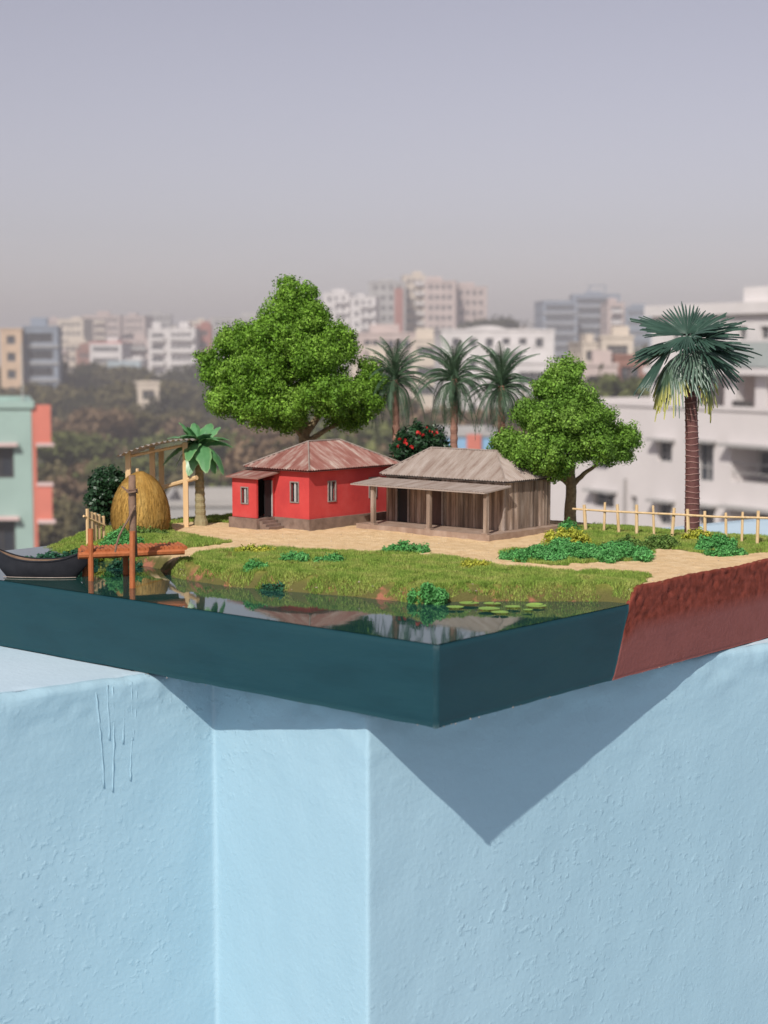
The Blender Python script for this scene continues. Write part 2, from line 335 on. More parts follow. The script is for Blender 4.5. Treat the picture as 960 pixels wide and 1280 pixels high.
# ================================================================== MODEL BASE, POND, TERRAIN
SHORE = [(-0.02, .176), (0, .173), (.014, .171), (.035, .155), (.069, .126), (.083, .112), (.090, .094), (.115, .094), (.16, .086), (.212, .074), (.25, .073), (.278, .078), (.313, .099), (.355, .106), (.40, .100), (.43, .098), (.455, .104), (.478, .120), (.60, .20)]
def vshore(u):
    for (a, b), (c, d) in zip(SHORE, SHORE[1:]):
        if u <= c: return b + (d - b) * max(0, (u - a)) / (c - a)
    return SHORE[-1][1]
def sm(a, b, x): t = min(1, max(0, (x - a) / (b - a))); return t * t * (3 - 2 * t)
def terrain_z(u, v):
    s = v - vshore(u) + 0.003 * nz(u * 60, v * 60) + 0.0015 * nz(u * 170, v * 170, 3)
    z = H - 0.004 + 0.013 * sm(-0.005, 0.011 + 0.055 * sm(.385, .44, u), s)
    return z + 0.0010 * nz(u * 22, v * 22, 5) * sm(0, .03, s) + 0.0006 * nz(u * 130, v * 130, 1)
def P2(*pp, z=GZ): return [guv(x, y, z) for x, y in pp]
GRASS = [P2((205, 712), (222, 700), (250, 690), (330, 684), (400, 688), (470, 690), (560, 695), (620, 706), (680, 711), (750, 714), (812, 717), (800, 745), (700, 757), (560, 757), (480, 757), (400, 748), (300, 742), (230, 730)),
         P2((128, 676), (160, 664), (215, 664), (250, 671), (292, 677), (270, 683), (230, 686), (150, 692), (118, 692)),
         P2((200, 656), (240, 653), (300, 652), (300, 643), (240, 640), (190, 648)),
         P2((716, 660), (760, 650), (860, 652), (985, 668), (975, 690), (930, 694), (880, 692), (830, 684), (760, 683), (716, 676)),
         P2((20, 705), (110, 697), (150, 690), (215, 662), (200, 640), (60, 640), (10, 660)),
         P2((625, 690), (700, 680), (800, 684), (818, 690), (790, 699), (700, 707), (640, 703))]
def inside(pt, poly):
    x, y = pt; c = False; n = len(poly)
    for i in range(n):
        (x1, y1), (x2, y2) = poly[i], poly[i - 1]
        if (y1 > y) != (y2 > y) and x < (x2 - x1) * (y - y1) / (y2 - y1) + x1: c = not c
    return c
def is_grass(u, v):
    q = (u + 0.006 * nz(u * 55, v * 55, 7) + 0.003 * nz(u * 160, v * 160, 8), v + 0.006 * nz(u * 55, v * 55, 17) + 0.003 * nz(u * 160, v * 160, 18))
    return any(inside(q, g) for g in GRASS)

def soil_extra(t, p, mp, cout):
    N, L = t.nodes, t.links
    def lay(an, cols, prev, sc, p0=.35, p1=.65):
        a = N.new('ShaderNodeAttribute'); a.attribute_name = an
        n = N.new('ShaderNodeTexNoise'); n.inputs['Scale'].default_value = sc; n.inputs['Detail'].default_value = 6; L.new(mp.outputs[0], n.inputs['Vector'])
        cr = N.new('ShaderNodeValToRGB'); e = cr.color_ramp.elements
        for i, c in enumerate(cols): e[i].position = p0 + (p1 - p0) * i; e[i].color = (*c, 1)
        L.new(n.outputs['Fac'], cr.inputs[0])
        mx = N.new('ShaderNodeMix'); mx.data_type = 'RGBA'; L.new(a.outputs['Fac'], mx.inputs[0]); L.new(prev, mx.inputs['A']); L.new(cr.outputs[0], mx.inputs['B'])
        return mx.outputs['Result']
    c = lay('grass', [(0.13, 0.15, 0.03), (0.24, 0.24, 0.06)], cout, 300)
    c = lay('bank', [(0.130, 0.120, 0.042), (0.36, 0.15, 0.095)], c, 75, .53, .62)
    L.new(c, p.inputs['Base Color'])
m_terrain = mat('terrain_soil', [(0.66, 0.455, 0.245), (0.76, 0.545, 0.31), (0.82, 0.62, 0.38)], scale=170, rough=0.95, bump=0.0012, bscale=800, spec=0.1, extra=soil_extra)

def build_terrain():
    du = 0.0018; nu, nv_ = int(LU / du), int(LV / du)
    idx = {}; V = []; F = []; g = []; b = []
    us = np.linspace(0.0008, LU - 0.0008, nu); vs = np.linspace(0.0, LV - 0.0008, nv_)
    def vid(i, j):
        if (i, j) not in idx:
            u, v = us[i], vs[j]; z = terrain_z(u, v); s = v - vshore(u) + 0.004 * nz(u * 80, v * 80, 2)
            idx[(i, j)] = len(V); V.append(tuple(W(u, v, z))); g.append(1.0 if is_grass(u, v) else 0.0); b.append(1 - sm(0.004, 0.010, s))
        return idx[(i, j)]
    for i in range(nu - 1):
        cut = vshore(us[i]) - 0.012
        for j in range(nv_ - 1):
            if vs[j] > cut: F.append((vid(i, j), vid(i + 1, j), vid(i + 1, j + 1), vid(i, j + 1)))
    o = np_mesh('ground', V, F, m_terrain, attrs={'grass': g, 'bank': b}, smooth=True, base=W(LU / 2, LV / 2, H))
    tag(o, kind='structure')
build_terrain()

def build_base():
    root = thing('model_base', W(0, 0, 0), 'diorama base board with dark teal and red-brown painted sides', 'base')
    U = lambda u, v, z: W(u, v, z)
    MB(U).box(0.002, LU - .002, 0.002, LV - .002, 0.0006, H - 0.005).build('core_board', m_teal, root)
    # teal left-front side, bevelled, with a slightly uneven top and bottom edge
    def panel(name, axis, a0t, a1t, a0b, a1b, topf, material, rough_top=0.0, inner=0.0022, outer=0.0):
        n = max(8, int(abs(a1t - a0t) / (0.0014 if rough_top else 0.003))); m = 36 if rough_top else 14; mb = MB(); ed = []
        for layer in (outer, inner):
            for i in range(n + 1):
                t = i / n
                for k in range(m + 1):
                    h = k / m
                    at = a0t + (a1t - a0t) * t; ab = a0b + (a1b - a0b) * t; a = ab + (at - ab) * h
                    if axis == 1: a += (.0010 * nz(h * 5, 7.1, 0) + .0005 * nz(h * 17, 3.1, 0)) * (t if not rough_top else 1 - t)
                    zt = topf(a); z = zt * h + 0.0005 * (1 - h)
                    if k == 0: z += 0.0005 * nz(a * 60, 3.3, axis)
                    d = layer; ed.append(h)
                    if layer == outer:
                        d += 0.00025 * nz(a * 45, z * 60, axis) + (0.0006 if k in (0, m) else 0)
                        if rough_top and h > 0.5: d += rough_top * min(1, (h - 0.5) * 4) * (max(0, nz(a * 150, z * 220, 2) - .1) + 0.5 * max(0, nz(a * 330, z * 400, 5) - .1) + .7 * max(0, nz(a * 260, z * 300, 8) - .32))
                    mb.v.append({0: W(a, d, z), 1: W(d, a, z), 2: W(a, LV - d, z), 3: W(LU - d, a, z)}[axis])
        q = (n + 1) * (m + 1)
        for l in (0, 1):
            for i in range(n):
                for k in range(m):
                    x = l * q + i * (m + 1) + k; mb.f.append((x, x + m + 1, x + m + 2, x + 1))
        for i in range(n):
            for k in (0, m): x = i * (m + 1) + k; mb.f.append((x, x + m + 1, x + m + 1 + q, x + q))
        for i in (0, n):
            for k in range(m): x = i * (m + 1) + k; mb.f.append((x, x + 1, x + 1 + q, x + q))
        o = mb.build(name, material, root, smooth=True); at = o.data.attributes.new('edge', 'FLOAT', 'POINT'); at.data.foreach_set('value', ed)
        return o
    wt = lambda a: H - 0.0004
    panel('painted_side', 0, 0, LU, 0, LU, wt, m_teal)
    panel('painted_side', 1, 0, .1735, 0, .157, wt, m_teal)
    panel('soil_side', 1, .1737, LV, .1572, LV, lambda a: max(H - .001, terrain_z(0.0008, a) + .0006 + 0.0004 * nz(a * 300, 1, 1)), m_soilpaint, rough_top=0.0022)
    panel('soil_side', 2, 0.003, LU - .003, 0.003, LU - .003, lambda a: terrain_z(a, LV - .001) + .0004, m_soilpaint, rough_top=0.002)
    panel('painted_side', 3, 0.003, .158, 0.003, .158, wt, m_teal)
    panel('soil_side', 3, .1582, LV - .003, .1582, LV - .003, lambda a: max(H - .001, terrain_z(LU - .001, a) + .0006), m_soilpaint, rough_top=0.002)
    ch = MB()
    for i in range(26):
        a = random.uniform(.002, .24) if i < 18 else random.uniform(.01, .3); r = random.uniform(.0002, .0005); p = W(-.0002, a, random.uniform(.0, .001)) if i < 18 else W(a, -.0002, random.uniform(0, .0008))
        n0 = len(ch.v); ch.v += [p + Vector((x * r * random.uniform(.6, 1.4), y * r * random.uniform(.6, 1.4), z * r * random.uniform(.6, 1.4))) for x, y, z in ((1, 0, 0), (-1, 0, 0), (0, 1, 0), (0, -1, 0), (0, 0, 1), (0, 0, -1))]
        for q in ((0, 2, 4), (2, 1, 4), (1, 3, 4), (3, 0, 4), (2, 0, 5), (1, 2, 5), (3, 1, 5), (0, 3, 5)): ch.f.append(tuple(n0 + j for j in q))
    tag(ch.build('paint_chips', m_capmetal, root), kind='stuff')
    # water sheet with a soft rounded rim
    mb = MB(U); e = 0.0003
    ws = [(e, e), (LU - e, e), (LU - e, .150), (.44, .135), (.41, .118), (.30, .115), (.20, .098), (.10, .112), (.095, .13), (.03, .175), (e, .1745)]
    mb.poly([(a, b, H) for a, b in ws])
    wo = mb.build('water', m_water, base=W(LU / 2, .05, H)); tag(wo, kind='structure')
build_base()

# ------------------------------------------------------------------ grass on the model
def build_grass():
    V = []; F = []
    n = 0
    boxes = [(min(p[0] for p in g) - .01, max(p[0] for p in g) + .01, min(p[1] for p in g) - .01, max(p[1] for p in g) + .01) for g in GRASS]
    for gi, (u0, u1, v0, v1) in enumerate(boxes):
        cnt = int((u1 - u0) * (v1 - v0) * 5.2e6)
        U_ = rng.uniform(u0, u1, cnt); Vv = rng.uniform(v0, v1, cnt)
        for u, v in zip(U_, Vv):
            if not (0.001 < u < LU - .001 and 0.001 < v < LV - .001): continue
            s = v - vshore(u)
            if s < 0.0008 + 0.0050 * nz(u * 60, v * 60, 4): continue
            q = (u + 0.006 * nz(u * 55, v * 55, 7) + .002 * nz(u * 160, v * 160, 8), v + 0.006 * nz(u * 55, v * 55, 17))
            if not inside(q, GRASS[gi]): continue
            if nz(u * 90, v * 90, 31) < -0.28: continue
            p = W(u, v, terrain_z(u, v) - .0003)
            h = random.uniform(0.0012, 0.0030) * (1 + .4 * nz(u * 40, v * 40, 9)); a = random.uniform(0, 6.28); wd = random.uniform(.00022, .0004)
            l = random.uniform(0, .7); b = random.uniform(0, 6.28)
            dx, dy = math.cos(a) * wd, math.sin(a) * wd
            k = len(V)
            V += [(p.x - dx, p.y - dy, p.z), (p.x + dx, p.y + dy, p.z), (p.x + math.cos(b) * h * l, p.y + math.sin(b) * h * l, p.z + h * (1 - .3 * l))]
            F.append((k, k + 1, k + 2))
    o = np_mesh('grass', V, F, m_grass, base=W(.2, .2, GZ))
    tag(o, 'short static grass covering the banks of the model', 'grass', kind='stuff')
build_grass()

# ------------------------------------------------------------------ foliage helper
def leaf_quads(C, Nrm, size, aspect=0.62):
    """one small folded leaf face per centre"""
    n = len(C); Nrm = Nrm / (np.linalg.norm(Nrm, axis=1, keepdims=True) + 1e-9)
    rnd = rng.normal(size=(n, 3)); A = np.cross(Nrm, rnd); A /= (np.linalg.norm(A, axis=1, keepdims=True) + 1e-9); B = np.cross(Nrm, A)
    s = size[:, None]
    V = np.stack([C - A * s, C - B * s * aspect + Nrm * s * .15, C + A * s, C + B * s * aspect + Nrm * s * .15], axis=1).reshape(-1, 3)
    return V, np.arange(4 * n).reshape(n, 4)
def sph(n):
    d = rng.normal(size=(n, 3)); return d / np.linalg.norm(d, axis=1, keepdims=True)
def foliage(clumps, sub_r, per_sub, leaf, dens=0.85, fill=0.25, loose=0.2):
    """clumps: (centre, radii). each is covered by small leafy tufts; returns leaf centres, normals, sizes"""
    Cs, Ns, Ss = [], [], []
    for c, r in clumps:
        c = np.array(c); r = np.array(r)
        area = 4 * math.pi * ((r[0] * r[1]) ** 1.6 + (r[0] * r[2]) ** 1.6 + (r[1] * r[2]) ** 1.6) ** (1 / 1.6) / 3 ** (1 / 1.6)
        ns = max(6, int(dens * area / (sub_r ** 2 * 2.4)))
        d = sph(ns); rad = rng.uniform(0.74, 1.02, (ns, 1)); sc = c + d * r * rad
        sr = sub_r * rng.uniform(0.6, 1.35, ns)
        for k in range(ns):
            m = int(per_sub * (sr[k] / sub_r) ** 2); e = sph(m)
            e = e + d[k] * .35; e /= np.linalg.norm(e, axis=1, keepdims=True)
            rr_ = sr[k] * rng.uniform(1 - loose * 3, 1 + loose, (m, 1))
            Cs.append(sc[k] + e * rr_); Ns.append(e + rng.normal(size=(m, 3)) * .42); Ss.append(leaf * rng.uniform(.5, 1.6, m))
        nf = int(fill * ns * per_sub); d = sph(nf); Cs.append(c + d * r * rng.uniform(.15, .8, (nf, 1)) ** .6); Ns.append(rng.normal(size=(nf, 3))); Ss.append(leaf * rng.uniform(1.2, 2.4, nf))
    return np.concatenate(Cs), np.concatenate(Ns), np.concatenate(Ss)
def crown(name, clumps, sub_r, per_sub, leaf, material, parent=None, **k):
    V, F = leaf_quads(*foliage(clumps, sub_r, per_sub, leaf, **k))
    return np_mesh(name, V, F, material, parent)

def wood(mb, pts, r0, r1, n=9, wob=0.0):
    pts = [Vector(p) for p in pts]; out_ = []
    for a, b in zip(pts, pts[1:]):
        for k in range(4): out_.append(a.lerp(b, k / 4) + Vector((random.uniform(-1, 1), random.uniform(-1, 1), 0)) * wob)
    out_.append(pts[-1]); m = len(out_)
    mb.tube(out_, [r0 + (r1 - r0) * i / (m - 1) for i in range(m)], n, jitter=0.08)

def screen_tree(name, base, d, clumps_px, label, group, leafmat, limbs, r0, sub_r, per_sub, leaf):
    """clumps given as (px, py, rx, ry, depth offset, depth radius) around a trunk standing at distance d"""
    t = thing(name, base, label, 'tree', group)
    k = d / F_PX; cl = []
    for px, py, rx, ry, off, rd in clumps_px:
        c = at_y(px, py, d + off); cl.append(((c.x, c.y, c.z), (rx * k * .96, rd * 1.1, ry * k * .94)))
    mb = MB()
    for pts, a, b in limbs: wood(mb, pts, a, b, 10, 0.0003)
    mb.build('trunk', m_bark, t, smooth=True)
    crown('crown', cl, sub_r, per_sub, leaf, leafmat, t)
    return t

# big tree behind the red house
bt = W(.45, .38, terrain_z(.45, .38) - .001); bd = bt.y
def q_(px, py, d): return at_y(px, py, d)
screen_tree('broadleaf_tree', bt, bd,
    [(369, 378, 33, 30, 0, .022), (352, 398, 28, 20, -.016, .020), (386, 400, 28, 22, -.012, .020), (300, 432, 34, 26, 0, .028), (345, 428, 40, 28, -.03, .026), (422, 428, 25, 27, -.006, .024), (392, 448, 34, 26, -.042, .024),
     (274, 466, 26, 22, 0, .024), (285, 498, 28, 24, -.012, .028), (322, 470, 38, 26, -.045, .026), (345, 506, 44, 22, -.05, .026), (408, 492, 36, 24, -.05, .026), (440, 500, 38, 28, -.018, .028), (438, 522, 28, 12, .0, .02), (466, 478, 20, 28, .006, .022), (355, 528, 26, 9, -.03, .018), (380, 468, 60, 40, .03, .022), (258, 450, 13, 11, 0, .01), (312, 512, 24, 18, -.03, .02)],
    'large bushy broadleaf tree with pointed crown behind the red house', 'broadleaf trees on the model', m_leafA,
    [([bt, q_(381, 570, bd), q_(380, 532, bd), q_(376, 505, bd)], .0062, .0035), ([q_(380, 545, bd), q_(398, 520, bd), q_(415, 495, bd)], .0035, .0018), ([q_(381, 548, bd), q_(360, 522, bd - .005), q_(335, 500, bd - .008)], .0032, .0016), ([q_(384, 552, bd), q_(410, 536, bd - .002), q_(440, 522, bd)], .0026, .0012)],
    .0062, .0058, 104, .00094)
# small tree beside the wooden house
st = at_z(713, 658, .0505); sd_ = st.y
screen_tree('broadleaf_tree', st, sd_,
    [(706, 467, 24, 17, -.004, .016), (690, 486, 27, 22, -.008, .018), (722, 498, 22, 20, -.012, .018), (742, 520, 28, 19, -.012, .022), (664, 520, 20, 17, -.012, .018), (698, 526, 38, 24, -.036, .020), (776, 546, 25, 18, .002, .018), (640, 556, 26, 14, -.022, .018), (684, 566, 40, 22, -.046, .020), (735, 556, 34, 24, -.034, .020), (690, 588, 28, 8, -.036, .014), (768, 566, 22, 14, .002, .016), (712, 540, 52, 30, .014, .016), (655, 575, 18, 9, -.036, .012)],
    'smaller rounded green tree standing beside the wooden house', 'broadleaf trees on the model', m_leafB,
    [([st, q_(713, 630, sd_), q_(714, 600, sd_), q_(712, 570, sd_)], .0049, .0034), ([q_(716, 606, sd_), q_(730, 592, sd_), q_(748, 580, sd_)], .0022, .0012), ([q_(713, 606, sd_), q_(698, 594, sd_), q_(680, 580, sd_ - .005)], .003, .0014)],
    .0055, .0052, 98, .00088)

# dark clipped bush and the flowering bush
db = at_z(133, 661, .050)
t = thing('round_bush', db, 'dark glossy green rounded bush behind the haystack', 'bush')
k = db.y / F_PX
crown('crown', [((db.x, db.y, at_y(133, 618, db.y).z), (24 * k, .016, 31 * k)), ((db.x + 4 * k, db.y, at_y(138, 605, db.y).z), (20 * k, .013, 20 * k))], .0042, 34, .0013, m_leafD, t)
MB().tube([db, db + Vector((0, 0, .02))], [.002, .0012], 7).build('trunk', m_bark, t)
fb = W(.352, .412, terrain_z(.352, .412) - .001); k = fb.y / F_PX
t = thing('flowering_bush', fb, 'green bush with red flowers between the two houses', 'bush')
fz = at_y(525, 556, fb.y)
crown('crown', [((fz.x, fz.y, fz.z), (33 * k, .018, 24 * k)), ((fz.x - 14 * k, fz.y, fz.z - 22 * k), (24 * k, .015, 30 * k)), ((fz.x + 14 * k, fz.y, fz.z - 24 * k), (24 * k, .015, 32 * k))], .0045, 34, .0014, m_leafD, t)
MB().tube([fb, fb + Vector((0, 0, .03))], [.0024, .0015], 7).build('trunk', m_bark, t)
fl = MB(); pet = [(0, 0, .0010)]
fme = None
for i in range(20):
    a = rng.uniform(-.95, .95); b = rng.uniform(-.15, .95)
    c = Vector((fz.x + a * 33 * k * math.sqrt(max(.05, 1 - b * b * .7)), fz.y - .017 * (1 - .5 * abs(b)), fz.z + b * 23 * k))
    if fme is None:
        mb = MB(); ring = []
        for ly, (rad, zz) in enumerate([(.0017, 0), (.0012, .0007)]):
            for j in range(5):
                an = j * 2 * math.pi / 5 + ly * .6; o_ = Vector((math.cos(an), math.sin(an), 0)); s_ = Vector((-o_.y, o_.x, 0))
                mb.quad(Vector((0, 0, zz)), o_ * rad * .6 + s_ * rad * .5 + Vector((0, 0, zz + .0004)), o_ * rad + Vector((0, 0, zz + .0003)), o_ * rad * .6 - s_ * rad * .5 + Vector((0, 0, zz + .0004)))
        f_ = mb.build('flower', m_flower, t, base=Vector((0, 0, 0))); fme = f_.data
    else: f_ = link('flower', fme, t)
    f_.location = c - fb; f_.rotation_euler = (R(70) + rng.uniform(-.5, .5), rng.uniform(-.5, .5), rng.uniform(0, 6))

# ------------------------------------------------------------------ ground-cover clumps on the model
def cover(px, py, wpx, dpt, hgt, material, label, n=5, z=GZ, sub=.0023, leaf=.00072, name='low_shrub', per=34):
    p = at_z(px, py, z); uu, vv = UV(p); p.z = max(terrain_z(uu, vv), H - .001) - .0005
    k = p.y / F_PX; half = wpx * k / 2; cl = []
    for i in range(n):
        x = p.x + half * (2 * (i + .5) / n - 1) * .85 + random.uniform(-.1, .1) * half / n; y = p.y + random.uniform(-.5, .5) * dpt
        hh = hgt * (1 - .45 * abs(2 * (i + .5) / n - 1)) * random.uniform(.7, 1.15)
        cl.append(((x, y, p.z + hh * .3), (half / n * 1.6, dpt * .6, hh * .8)))
    V, F = leaf_quads(*foliage(cl, sub, per, leaf, dens=.9, fill=.3, loose=.2))
    o = np_mesh(name, V, F, material, base=p)
    return tag(o, label, 'shrub', 'low shrubs on the model')
cover(735, 695, 165, .034, .0098, m_bright, 'wide bright green ground-cover patch right of the wooden house', n=9)
cover(668, 699, 90, .018, .0065, m_bright, 'flat bright green ground-cover tongue on the sand before the wooden house', n=6)
cover(708, 681, 54, .012, .0112, m_yellow, 'yellow-green shrub at the foot of the small rounded tree', n=4)
cover(712, 668, 26, .008, .010, m_bright, 'small bright green shrub against the small tree trunk', n=3)
cover(508, 690, 60, .009, .0058, m_bright, 'low bright green clump at the sand edge before the wooden house', n=5)
cover(410, 703, 40, .009, .0055, m_bright, 'right one of two bright green clumps on the lawn', n=4)
cover(368, 701, 34, .009, .0050, m_bright, 'left one of two bright green clumps on the lawn', n=4)
cover(592, 709, 38, .008, .0050, m_yellow, 'yellow-green clump on the lawn above the lily pads', n=4)
cover(318, 690, 50, .007, .0035, m_yellow, 'thin yellowish clump at the lawn edge below the red house', n=5)
cover(785, 688, 70, .014, .0085, m_mid, 'dull green clump left of the tall fan palm', n=5)
cover(828, 684, 40, .012, .0095, m_mid, 'olive green clump next to the tall fan palm trunk', n=4)
cover(893, 687, 52, .013, .0098, m_bright, 'green clump right of the tall fan palm trunk', n=5)
cover(905, 694, 50, .009, .0065, m_bright, 'low green clump at the sand edge under the fan palm', n=4)
cover(872, 675, 30, .008, .009, m_yellow, 'yellowish clump at the foot of the tall fan palm', n=3)
cover(152, 684, 56, .012, .0110, m_bright, 'bright green clump behind the wooden jetty', n=5)
cover(122, 684, 36, .010, .0115, m_yellow, 'yellow-green clump under the short picket fence', n=4)
cover(88, 690, 64, .012, .0135, m_tealveg, 'dark blue-green clump behind the boat bow', n=5)
cover(48, 693, 46, .010, .0105, m_tealveg, 'dark blue-green clump behind the boat middle', n=4)
cover(106, 686, 30, .010, .0095, m_mid, 'mid green clump behind the left jetty post', n=3)
cover(175, 668, 70, .008, .005, m_mid, 'olive fringe growing around the haystack foot', n=6)
cover(158, 709, 36, .006, .008, m_tealveg, 'dark water plants under the wooden jetty', n=4, z=H)
cover(318, 731, 28, .006, .0065, m_bright, 'small bright water plant at the red bank', n=4, z=H)
cover(345, 738, 40, .006, .0045, m_tealveg, 'low dark water plant beside the red bank', n=4, z=H)
sp = at_z(533, 757, H)
o = cover(536, 754, 50, .008, .0105, m_bright, 'bright green bushy water plant on the near bank', n=8, z=H, sub=.0021, leaf=.0007)

# ------------------------------------------------------------------ lily pads
for i, (px, py, rp, lab) in enumerate([(569, 759.5, 10.5, 'leftmost lily pad in the pond cluster'), (586, 754.5, 12, 'large lily pad at the back left of the cluster'), (611, 761.5, 13, 'broad lily pad in the middle front of the cluster'),
        (615, 755, 10.5, 'lily pad at the back middle of the cluster'), (625, 766, 10.5, 'lily pad nearest the pond edge'), (641, 759, 9.5, 'lily pad right of the cluster middle'), (660, 763, 6, 'smallest lily pad, near the right end of the cluster'), (670, 757.5, 12, 'rightmost lily pad with a curled-up rim')]):
    c = at_z(px, py, H + .0009); r = 1.06 * rp * c.y / F_PX; mb = MB(); a0 = random.uniform(0, 6.28)
    curl = .0009 if i == 7 else .0003
    n = 26; ring0 = [c]; V = [Vector((0, 0, 0))]; F = []
    for ly in (0.5, .85, 1.0):
        for j in range(n + 1):
            a = a0 + .12 + (2 * math.pi - .24) * j / n; rad = r * ly * (1 + .04 * math.sin(3 * a + i))
            V.append(Vector((math.cos(a) * rad, math.sin(a) * rad * .92, curl * (ly ** 4) * (1 if i != 7 else max(0, math.sin(a))) + .0002 * ly)))
    for j in range(n):
        F.append((0, 1 + j, 2 + j))
        for ly in (0, 1): b = 1 + ly * (n + 1) + j; F.append((b, b + n + 1, b + n + 2, b + 1))
    mb.v = [v + c for v in V]; mb.f = F
    tag(mb.build('lily_pad', m_lily, base=c, smooth=True), lab, 'lily pad', 'lily pads on the pond')

# ================================================================== RED HOUSE
def corr(mb, A, B, D, C, waves, amp, per=6):
    """corrugated sheet: eave A->B, ridge D->C (D above A side), ribs run straight up the slope"""
    A, B, C, D = map(Vector, (A, B, C, D)); e = B - A; L = e.length; e.normalize()
    up = (D - A) - e * (D - A).dot(e); sl_ = up.length; up.normalize(); nn = e.cross(up)
    if nn.z < 0: nn = -nn
    sD, sC = (D - A).dot(e), (C - A).dot(e); N_ = waves * per; base = len(mb.v)
    for i in range(N_ + 1):
        s = L * i / N_
        t = min(1, s / sD if sD > 1e-6 else 1, (L - s) / (L - sC) if L - sC > 1e-6 else 1)
        off = nn * amp * math.sin(2 * math.pi * waves * i / N_)
        if not hasattr(mb, 'rib'): mb.rib = {}
        mb.rib[len(mb.v)] = (s + A.x * 3, 0); mb.v.append(A + e * s + off); mb.rib[len(mb.v)] = (s + A.x * 3, sl_ * t); mb.v.append(A + e * s + up * sl_ * t + off)
    for i in range(N_): b = base + 2 * i; mb.f.append((b, b + 2, b + 3, b + 1))
def hip_roof(root, u0, u1, v0, v1, ze, zr, ra, rb, axis, waves_per_m, amp, material, capname='ridge_cap'):
    """ra, rb: ridge ends as (u, v)"""
    c = {k_: W(*k_[:2], ze) for k_ in ((u0, v0), (u1, v0), (u1, v1), (u0, v1))}
    ra, rb = W(*ra, zr), W(*rb, zr)
    a, b, cc, d = W(u0, v0, ze), W(u1, v0, ze), W(u1, v1, ze), W(u0, v1, ze)
    mb = MB()
    def w_(p, q): return max(6, int((p - q).length * waves_per_m))
    if axis == 'v':   # ridge from the v0 end to the v1 end
        for A, B, D, C in ((a, b, ra, ra), (b, cc, ra, rb), (cc, d, rb, rb), (d, a, rb, ra)): corr(mb, A, B, D, C, w_(A, B), amp)
    else:             # ridge ends at u0 (ra) and u1 (rb)
        for A, B, D, C in ((a, b, ra, rb), (b, cc, rb, rb), (cc, d, rb, ra), (d, a, ra, ra)): corr(mb, A, B, D, C, w_(A, B), amp)
    dz = Vector((0, 0, -.0012)); mb.poly([p + dz for p in (a, b, cc, d)])
    roof = mb.build('roof', material, root)
    hips = [(a, ra), (b, ra if axis == 'v' else rb), (cc, rb), (d, rb if axis == 'v' else ra), (ra, rb)]
    for p, q in hips:
        MB().tube([p + Vector((0, 0, .0006)), q + Vector((0, 0, .0006))], .00055, 6).build(capname, m_capmetal, roof)
    return roof
def wall_holes(mb, T, a0, a1, z0, z1, holes, depth):
    """flat wall with real openings: T(a, d, z) with d the depth inwards; holes (a0, a1, z0, z1)"""
    xs = sorted({a0, a1, *[h[0] for h in holes], *[h[1] for h in holes]}); zs = sorted({z0, z1, *[h[2] for h in holes], *[h[3] for h in holes]})
    for i in range(len(xs) - 1):
        for j in range(len(zs) - 1):
            cx_, cz = (xs[i] + xs[i + 1]) / 2, (zs[j] + zs[j + 1]) / 2
            if any(h[0] < cx_ < h[1] and h[2] < cz < h[3] for h in holes): continue
            mb.v += [Vector(T(*p)) for p in ((xs[i], 0, zs[j]), (xs[i + 1], 0, zs[j]), (xs[i + 1], 0, zs[j + 1]), (xs[i], 0, zs[j + 1]))]
            n = len(mb.v); mb.f.append((n - 4, n - 3, n - 2, n - 1))
    for h in holes:
        for p, q in (((h[0], h[2]), (h[1], h[2])), ((h[1], h[2]), (h[1], h[3])), ((h[1], h[3]), (h[0], h[3])), ((h[0], h[3]), (h[0], h[2]))):
            mb.v += [Vector(T(p[0], 0, p[1])), Vector(T(q[0], 0, q[1])), Vector(T(q[0], depth, q[1])), Vector(T(p[0], depth, p[1]))]
            n = len(mb.v); mb.f.append((n - 4, n - 3, n - 2, n - 1))
